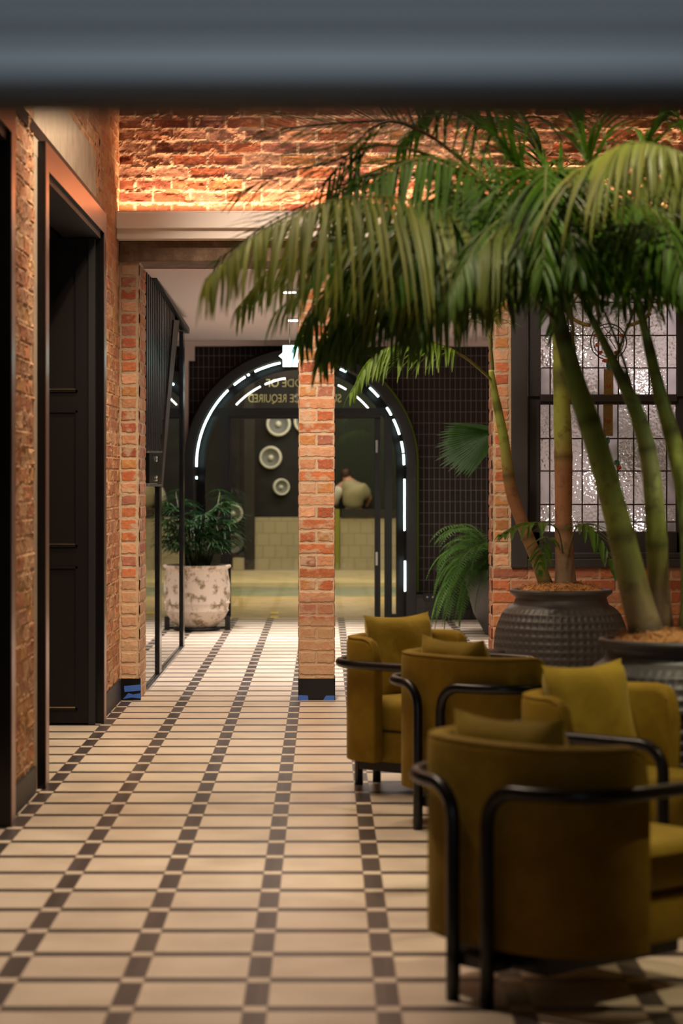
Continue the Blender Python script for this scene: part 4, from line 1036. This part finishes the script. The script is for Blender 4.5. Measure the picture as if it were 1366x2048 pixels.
def stem(mb, pts, rad, cols):
    # smooth path
    P_ = [Vector(p) for p in pts]; n = 40; out = []; rr = []; cc = []
    m_ = len(P_)-1
    for k in range(n+1):
        t = k/n*m_; i = min(m_-1, int(t)); f_ = t-i
        p0 = P_[max(0, i-1)]; p1 = P_[i]; p2 = P_[i+1]; p3 = P_[min(m_, i+2)]
        q = .5*((2*p1)+(-p0+p2)*f_+(2*p0-5*p1+4*p2-p3)*f_*f_+(-p0+3*p1-3*p2+p3)*f_**3)
        out.append(q); r = rad[i]*(1-f_)+rad[i+1]*f_
        node = math.sin(k/n*26)
        rr.append(r*(1+.05*(node > .9))); c = [cols[i][j]*(1-f_)+cols[i+1][j]*f_ for j in range(3)]
        if node > .90: c = [x*.45 for x in c]
        cc.append(tuple(c))
    mb.tube(out, rr, 14, col=cc); return out
def frond(mb, pts, L, n=60, wd=.022, droop=.8, fwd=.55, col=(.05, .13, .02), start=.15, up=Vector((0, 0, 1)), rcol=(.16, .18, .05), rr=.008, seed=1, lift=.1, hang=0):
    r_ = random.Random(seed); P_ = [Vector(p) for p in pts]; m_ = len(P_)-1; N_ = n*2; path = []
    for k in range(N_+1):
        t = k/N_*m_; i = min(m_-1, int(t)); f_ = t-i
        p0 = P_[i-1] if i else 2*P_[0]-P_[1]; p1 = P_[i]; p2 = P_[i+1]; p3 = P_[i+2] if i+2 <= m_ else 2*P_[m_]-P_[m_-1]
        path.append(.5*((2*p1)+(-p0+p2)*f_+(2*p0-5*p1+4*p2-p3)*f_*f_+(-p0+3*p1-3*p2+p3)*f_**3))
    mb.tube(path, [rr*(1-.75*k/N_) for k in range(N_+1)], 7, col=rcol)
    for k in range(int(N_*start), N_+1, 2):
        t = (k/N_-start)/(1-start); T = (path[min(k+1, N_)]-path[max(k-1, 0)]).normalized()
        S = T.cross(up); S = S.normalized() if S.length > .05 else Vector((0, 1, 0)); Nn = S.cross(T).normalized()
        ll = L*(.55+.45*math.sin(PI*min(1, t*1.1+.18)))*(1-.45*max(0, t-.65)/.35)
        for sg in (-1, 1):
            d = S*sg*(1-.45*t)+T*(fwd+.5*t)+Nn*(lift)+Vector((0, 0, -hang)); d = d.normalized()+Vector((r_.uniform(-.15, .15), r_.uniform(-.13, .13), r_.uniform(-.14, .14)))
            g = r_.uniform(.75, 1.3); cc = (col[0]*g*r_.uniform(.92, 1.08), col[1]*g, col[2]*g)
            blade(mb, path[k], d, ll*r_.uniform(.85, 1.12), wd*r_.uniform(.8, 1.15), droop*r_.uniform(.8, 1.25), cc, seg=5)
    return path
def U3(seq): return [P(u, v, y) for u, v, y in seq]
def to_local(pts, o): return [p-o for p in pts]

G1 = (.20, .33, .09); G2 = (.34, .42, .08); BR = (.34, .16, .08); GY = (.26, .18, .12); DK = (.12, .085, .045); LG = (.46, .52, .20)
def palm(label, cx, cy, stems, fronds):
    O = Vector((cx, cy, 0)); t = thing('potted_palm', label, 'potted palm', O)
    pot = MB().lathe(pout, 224, fn=pfn).build('planter', M['potgrey'], t)
    cm = MB(); rr_ = random.Random(int(cy*10))
    prof = [(.001, .90), (.06, .905), (.12, .90), (.18, .885), (.225, .868), (.25, .85), (.25, .82)]
    cm.lathe(prof, 48, fn=lambda q, z, r: (.010*math.sin(5*q+z*90)+.006*math.sin(13*q)) if .2 > r > .05 else 0)
    for k in range(260):
        a = rr_.uniform(0, 2*PI); r = math.sqrt(rr_.uniform(0, 1))*.23; z = .90-.5*(r**2)*1.3; d = Vector((rr_.uniform(-1, 1), rr_.uniform(-1, 1), rr_.uniform(-.1, .45)))*.05
        p = Vector((r*math.cos(a), r*math.sin(a), z)); cm.tube([p, p+d*.6+Vector((0, 0, .008)), p+d], .0022, 4)
    cm.build('coir_mulch', M['coir'], t)
    for pts, rad, cols in stems:
        mb = MB(); stem(mb, to_local(U3(pts), O), rad, cols); mb.build('stem', M['stem'], t)
    for kw in fronds:
        mb = MB(); frond(mb, to_local(U3(kw.pop('pts')), O), **kw); mb.build('frond', M['leaf'], t)
    return t
def pr_(px_, y): return px_*y/FPX/2
y2 = 9.15
st2 = [
    ([(1300, 1290, y2), (1272, 1190, y2), (1235, 1040, y2), (1190, 880, y2), (1150, 760, y2), (1118, 640, y2), (1095, 540, y2)],
     [pr_(72, y2), pr_(62, y2), pr_(52, y2), pr_(46, y2), pr_(40, y2), pr_(30, y2), pr_(20, y2)], [GY, (.20, .16, .06), G2, G1, G1, (.16, .26, .10), G1]),
    ([(1325, 1290, y2+.08), (1318, 1180, y2+.08), (1312, 1060, y2), (1300, 930, y2), (1275, 830, y2), (1225, 720, y2), (1170, 610, y2)],
     [pr_(50, y2), pr_(44, y2), pr_(42, y2), pr_(36, y2), pr_(32, y2), pr_(20, y2), pr_(12, y2)], [DK, (.24, .17, .10), G2, LG, G1, G1, G1]),
    ([(1380, 1290, y2-.05), (1385, 1180, y2-.05), (1378, 1030, y2), (1352, 900, y2), (1318, 780, y2), (1290, 660, y2), (1255, 520, y2)],
     [pr_(52, y2), pr_(46, y2), pr_(42, y2), pr_(36, y2), pr_(28, y2), pr_(18, y2), pr_(12, y2)], [DK, G1, G1, G2, G1, G1, G1])]
OL = (.080, .110, .012); DG = (.026, .072, .006); MG = (.050, .115, .008); PG = (.15, .17, .030); BG = (.15, .30, .02)
f2 = [
    dict(pts=[(1118, 650, y2), (1010, 530, 9.0), (920, 440, 8.8), (800, 396, 8.6), (660, 402, 8.4), (520, 462, 8.3), (410, 560, 8.2)], L=.56, n=74, wd=.021, droop=1.7, hang=.70, fwd=.30, col=PG, start=.28, seed=1, lift=-.1),
    dict(pts=[(1095, 560, y2), (1010, 420, 9.2), (900, 300, 9.3), (800, 245, 9.4), (735, 264, 9.5), (670, 340, 9.5), (590, 430, 9.5)], up=Vector((0, -1, .25)), L=.72, n=40, wd=.018, droop=.12, fwd=.75, col=DG, start=.25, seed=2, rcol=(.10, .05, .03)),
    dict(pts=[(1170, 620, y2), (1140, 480, 8.8), (1170, 350, 8.5), (1240, 292, 8.3), (1320, 290, 8.1), (1420, 330, 8.0)], L=.42, n=54, wd=.027, droop=1.7, hang=.5, fwd=.3, col=PG, start=.25, seed=3),
    dict(pts=[(1100, 600, y2), (1040, 470, 9.4), (960, 420, 9.6), (860, 440, 9.8), (750, 500, 9.9), (660, 590, 9.9)], L=.50, n=56, wd=.021, droop=1.0, hang=.3, col=DG, start=.3, seed=4),
    dict(pts=[(1110, 560, y2), (1060, 400, 9.2), (1010, 300, 9.2), (930, 230, 9.2), (840, 190, 9.2)], L=.50, n=44, wd=.019, droop=.6, col=MG, start=.2, seed=5),
    dict(pts=[(1180, 600, y2), (1190, 450, 9.3), (1170, 300, 9.3), (1120, 180, 9.3), (1060, 100, 9.3)], L=.50, n=44, wd=.019, droop=.8, col=MG, start=.2, seed=6),
    dict(pts=[(1255, 540, y2), (1270, 400, 9.1), (1300, 280, 9.1), (1360, 200, 9.1), (1440, 170, 9.1)], L=.50, n=44, wd=.020, droop=1.0, col=MG, start=.15, seed=7),
    dict(pts=[(1255, 540, y2), (1230, 380, 9.5), (1200, 250, 9.7), (1150, 150, 9.9)], L=.48, n=40, wd=.019, droop=.8, col=DG, start=.15, seed=8),
    dict(pts=[(1230, 720, y2), (1290, 560, 9.0), (1330, 430, 9.0), (1380, 380, 9.0), (1460, 400, 9.0)], L=.42, n=40, wd=.020, droop=1.2, hang=.2, col=DG, start=.3, seed=9),
    dict(pts=[(1120, 640, y2), (1080, 520, 9.0), (1020, 470, 8.9), (940, 480, 8.8), (870, 560, 8.7), (840, 660, 8.6)], L=.36, n=44, wd=.021, droop=1.4, hang=.5, col=DG, start=.25, seed=10),
    dict(pts=[(1150, 700, y2), (1130, 560, 8.7), (1080, 470, 8.6), (1010, 450, 8.5), (950, 520, 8.4), (920, 600, 8.4)], L=.36, n=40, wd=.021, droop=1.4, hang=.5, col=OL, start=.3, seed=11),
    dict(pts=[(1110, 560, y2), (1100, 380, 9.5), (1050, 250, 9.7), (970, 180, 9.9), (880, 200, 10.), (800, 290, 10.1)], L=.5, n=44, wd=.022, droop=.8, col=DG, start=.2, seed=12),
    dict(pts=[(1200, 650, y2), (1170, 520, 9.0), (1110, 440, 8.9), (1060, 480, 8.8), (1030, 580, 8.7)], L=.34, n=36, wd=.021, droop=1.4, hang=.4, col=DG, start=.25, seed=13),
    dict(pts=[(1265, 600, y2), (1290, 480, 9.2), (1340, 420, 9.2), (1400, 470, 9.2), (1440, 560, 9.2)], L=.36, n=36, wd=.019, droop=1.2, hang=.3, col=DG, start=.25, seed=14),
    dict(pts=[(1280, 840, y2), (1240, 700, 9.3), (1180, 560, 9.4), (1140, 480, 9.4), (1100, 430, 9.4)], L=.34, n=36, wd=.019, droop=1.0, col=MG, start=.45, seed=15),
    dict(pts=[(1130, 690, y2), (1090, 600, 9.3), (1020, 520, 9.5), (930, 500, 9.6), (840, 560, 9.7), (780, 640, 9.8)], L=.34, n=40, wd=.019, droop=1.2, hang=.3, col=MG, start=.3, seed=16),
]
rz = random.Random(17)
for k in range(39):     # the rest of the crown, fronds arching out all round each stem
    cu_, cv_ = [(1100, 560), (1175, 600), (1258, 530)][k % 3]
    a = (k*2.39996)+rz.uniform(-.2, .2); L_ = rz.uniform(.7, 1.25); up_ = rz.uniform(.3, 1.0)
    c_ = P(cu_, cv_, y2); hv = Vector((math.cos(a), math.sin(a), 0))
    if hv.x < -.75 and k % 2: up_ = .9
    pt = [c_+hv*L_*t_+Vector((0, 0, up_*L_*(t_*1.7-1.75*t_*t_))) for t_ in (0, .2, .4, .6, .8, 1)]
    f2.append(dict(pts=[(CU+p.x*FPX/p.y, CV-(p.z-CH)*FPX/p.y, p.y) for p in pt], L=rz.uniform(.36, .5), n=40, wd=.020, up=Vector((0, -rz.uniform(0, 1.2), 1)), droop=rz.uniform(.5, 1.4), hang=rz.uniform(.1, .4), col=[DG, MG, OL][rz.randrange(3)], start=.2, seed=100+k))
f2.append(dict(pts=[(1010, 400, 9.3), (900, 300, 9.4), (800, 247, 9.5), (700, 246, 9.6), (600, 254, 9.7), (520, 262, 9.8)], L=.34, n=34, wd=.014, up=Vector((0, -1, .2)), droop=.1, fwd=1.7, col=DG, start=.40, seed=61, rcol=(.10, .05, .03)))
f2.append(dict(pts=[(1010, 400, 9.3), (880, 320, 9.4), (760, 290, 9.5), (660, 325, 9.6), (550, 350, 9.7), (470, 395, 9.8)], L=.34, n=30, wd=.014, up=Vector((0, -1, .2)), droop=.2, fwd=1.7, col=DG, start=.40, seed=62, rcol=(.10, .05, .03)))
f2.append(dict(pts=[(1010, 430, 9.3), (880, 360, 9.4), (740, 350, 9.5), (630, 400, 9.6), (530, 450, 9.7), (440, 520, 9.8)], L=.32, n=30, wd=.014, up=Vector((0, -1, .2)), droop=.3, fwd=1.5, col=DG, start=.40, seed=63, rcol=(.10, .05, .03)))
for pp_, c__, sd in (([(1090, 600), (990, 520), (890, 500), (790, 545), (700, 630), (650, 690)], DG, 41), ([(1100, 590), (1010, 500), (920, 520), (850, 600), (820, 680)], MG, 42), ([(1095, 560), (960, 380), (830, 320), (700, 370), (610, 450)], DG, 43), ([(1100, 600), (1020, 540), (930, 520), (840, 560), (740, 640), (690, 700)], DG, 45), ([(1100, 600), (1000, 560), (860, 500), (720, 520), (640, 600), (600, 680)], DG, 46), ([(1100, 600), (980, 520), (850, 490), (740, 540), (670, 630), (640, 720)], MG, 50), ([(1255, 540), (1180, 420), (1090, 380), (1000, 400), (930, 460)], DG, 47), ([(1255, 540), (1300, 440), (1370, 420), (1430, 480)], DG, 48), ([(1180, 620), (1080, 500), (980, 470), (900, 520)], MG, 49), ([(1095, 560), (980, 450), (850, 420), (700, 440), (560, 520), (480, 610)], OL, 44)):
    f2.append(dict(pts=[(u, v, y2+.15*i_) for i_, (u, v) in enumerate(pp_)], L=.44, n=50, wd=.020, droop=1.3, hang=.45, col=c__, start=.22, seed=sd))
palm('tall potted palm nearer the camera, three thick stems, cut off at the right', P(1345, 0, y2).x, y2, st2, f2)
y1 = 13.2
st1 = [
    ([(1098, 1190, y1), (1078, 1130, y1), (1050, 1060, y1), (1022, 980, y1), (1008, 880, y1), (990, 790, y1), (982, 740, y1)],
     [pr_(30, y1), pr_(27, y1), pr_(25, y1), pr_(24, y1), pr_(20, y1), pr_(15, y1), pr_(10, y1)], [DK, (.22, .20, .05), BR, BR, G2, G2, G2]),
    ([(1132, 1200, y1), (1130, 1130, y1), (1127, 1040, y1), (1127, 940, y1), (1125, 850, y1), (1120, 720, y1), (1112, 600, y1)],
     [pr_(52, y1), pr_(38, y1), pr_(34, y1), pr_(36, y1), pr_(36, y1), pr_(28, y1), pr_(18, y1)], [GY, GY, BR, BR, G2, G2, G1])]
f1 = [
    dict(pts=[(984, 760, y1), (930, 715, 13.0), (870, 686, 12.9), (810, 684, 12.8), (750, 712, 12.7), (705, 780, 12.6)], L=.34, n=50, wd=.022, droop=1.1, hang=.25, fwd=.6, col=BG, start=.28, seed=21, rcol=(.28, .30, .05)),
    dict(pts=[(985, 745, y1), (978, 680, 13.3), (950, 620, 13.4), (890, 590, 13.5), (820, 600, 13.6), (760, 650, 13.6)], L=.36, n=46, wd=.022, droop=.8, col=BG, start=.3, seed=22),
    dict(pts=[(986, 740, y1), (982, 660, 13.2), (1000, 600, 13.2), (1050, 570, 13.2), (1110, 600, 13.2)], L=.32, n=36, wd=.024, droop=1.0, col=BG, start=.3, seed=23),
    dict(pts=[(1115, 640, y1), (1090, 520, 13.4), (1030, 440, 13.5), (950, 420, 13.6), (860, 480, 13.7)], L=.40, n=44, wd=.024, droop=.9, col=BG, start=.25, seed=24),
    dict(pts=[(1112, 640, y1), (1130, 500, 13.2), (1180, 420, 13.2), (1260, 400, 13.2), (1340, 460, 13.2)], L=.42, n=44, wd=.024, droop=.9, col=MG, start=.25, seed=25),
    dict(pts=[(1112, 620, y1), (1110, 450, 13.2), (1090, 330, 13.3), (1040, 260, 13.3), (960, 240, 13.3)], L=.45, n=44, wd=.024, droop=.8, col=MG, start=.2, seed=26),
    dict(pts=[(1116, 700, y1), (1150, 600, 12.9), (1210, 540, 12.8), (1290, 540, 12.7), (1350, 600, 12.6)], L=.36, n=40, wd=.024, droop=1.0, col=DG, start=.3, seed=27),
    dict(pts=[(1128, 1120, y1), (1115, 1060, 13.0), (1080, 1045, 12.9), (1040, 1052, 12.8), (1003, 1070, 12.7)], L=.20, n=12, wd=.034, droop=.8, fwd=.9, col=MG, start=.35, seed=28, rr=.005),
    dict(pts=[(1134, 1130, y1), (1150, 1060, 13.0), (1175, 1050, 12.9), (1205, 1090, 12.8), (1235, 1150, 12.7)], L=.20, n=12, wd=.036, droop=.8, fwd=.9, col=MG, start=.3, seed=29, rr=.005),
    dict(pts=[(1120, 1090, y1), (1095, 1075, 13.0), (1085, 1100, 12.9), (1080, 1140, 12.8)], L=.15, n=8, wd=.032, droop=.8, fwd=.9, col=MG, start=.3, seed=30, rr=.005),
]
palm('potted palm under the leaded window, two slender stems in a grey pot', P(1122, 0, y1).x, y1, st1, f1)
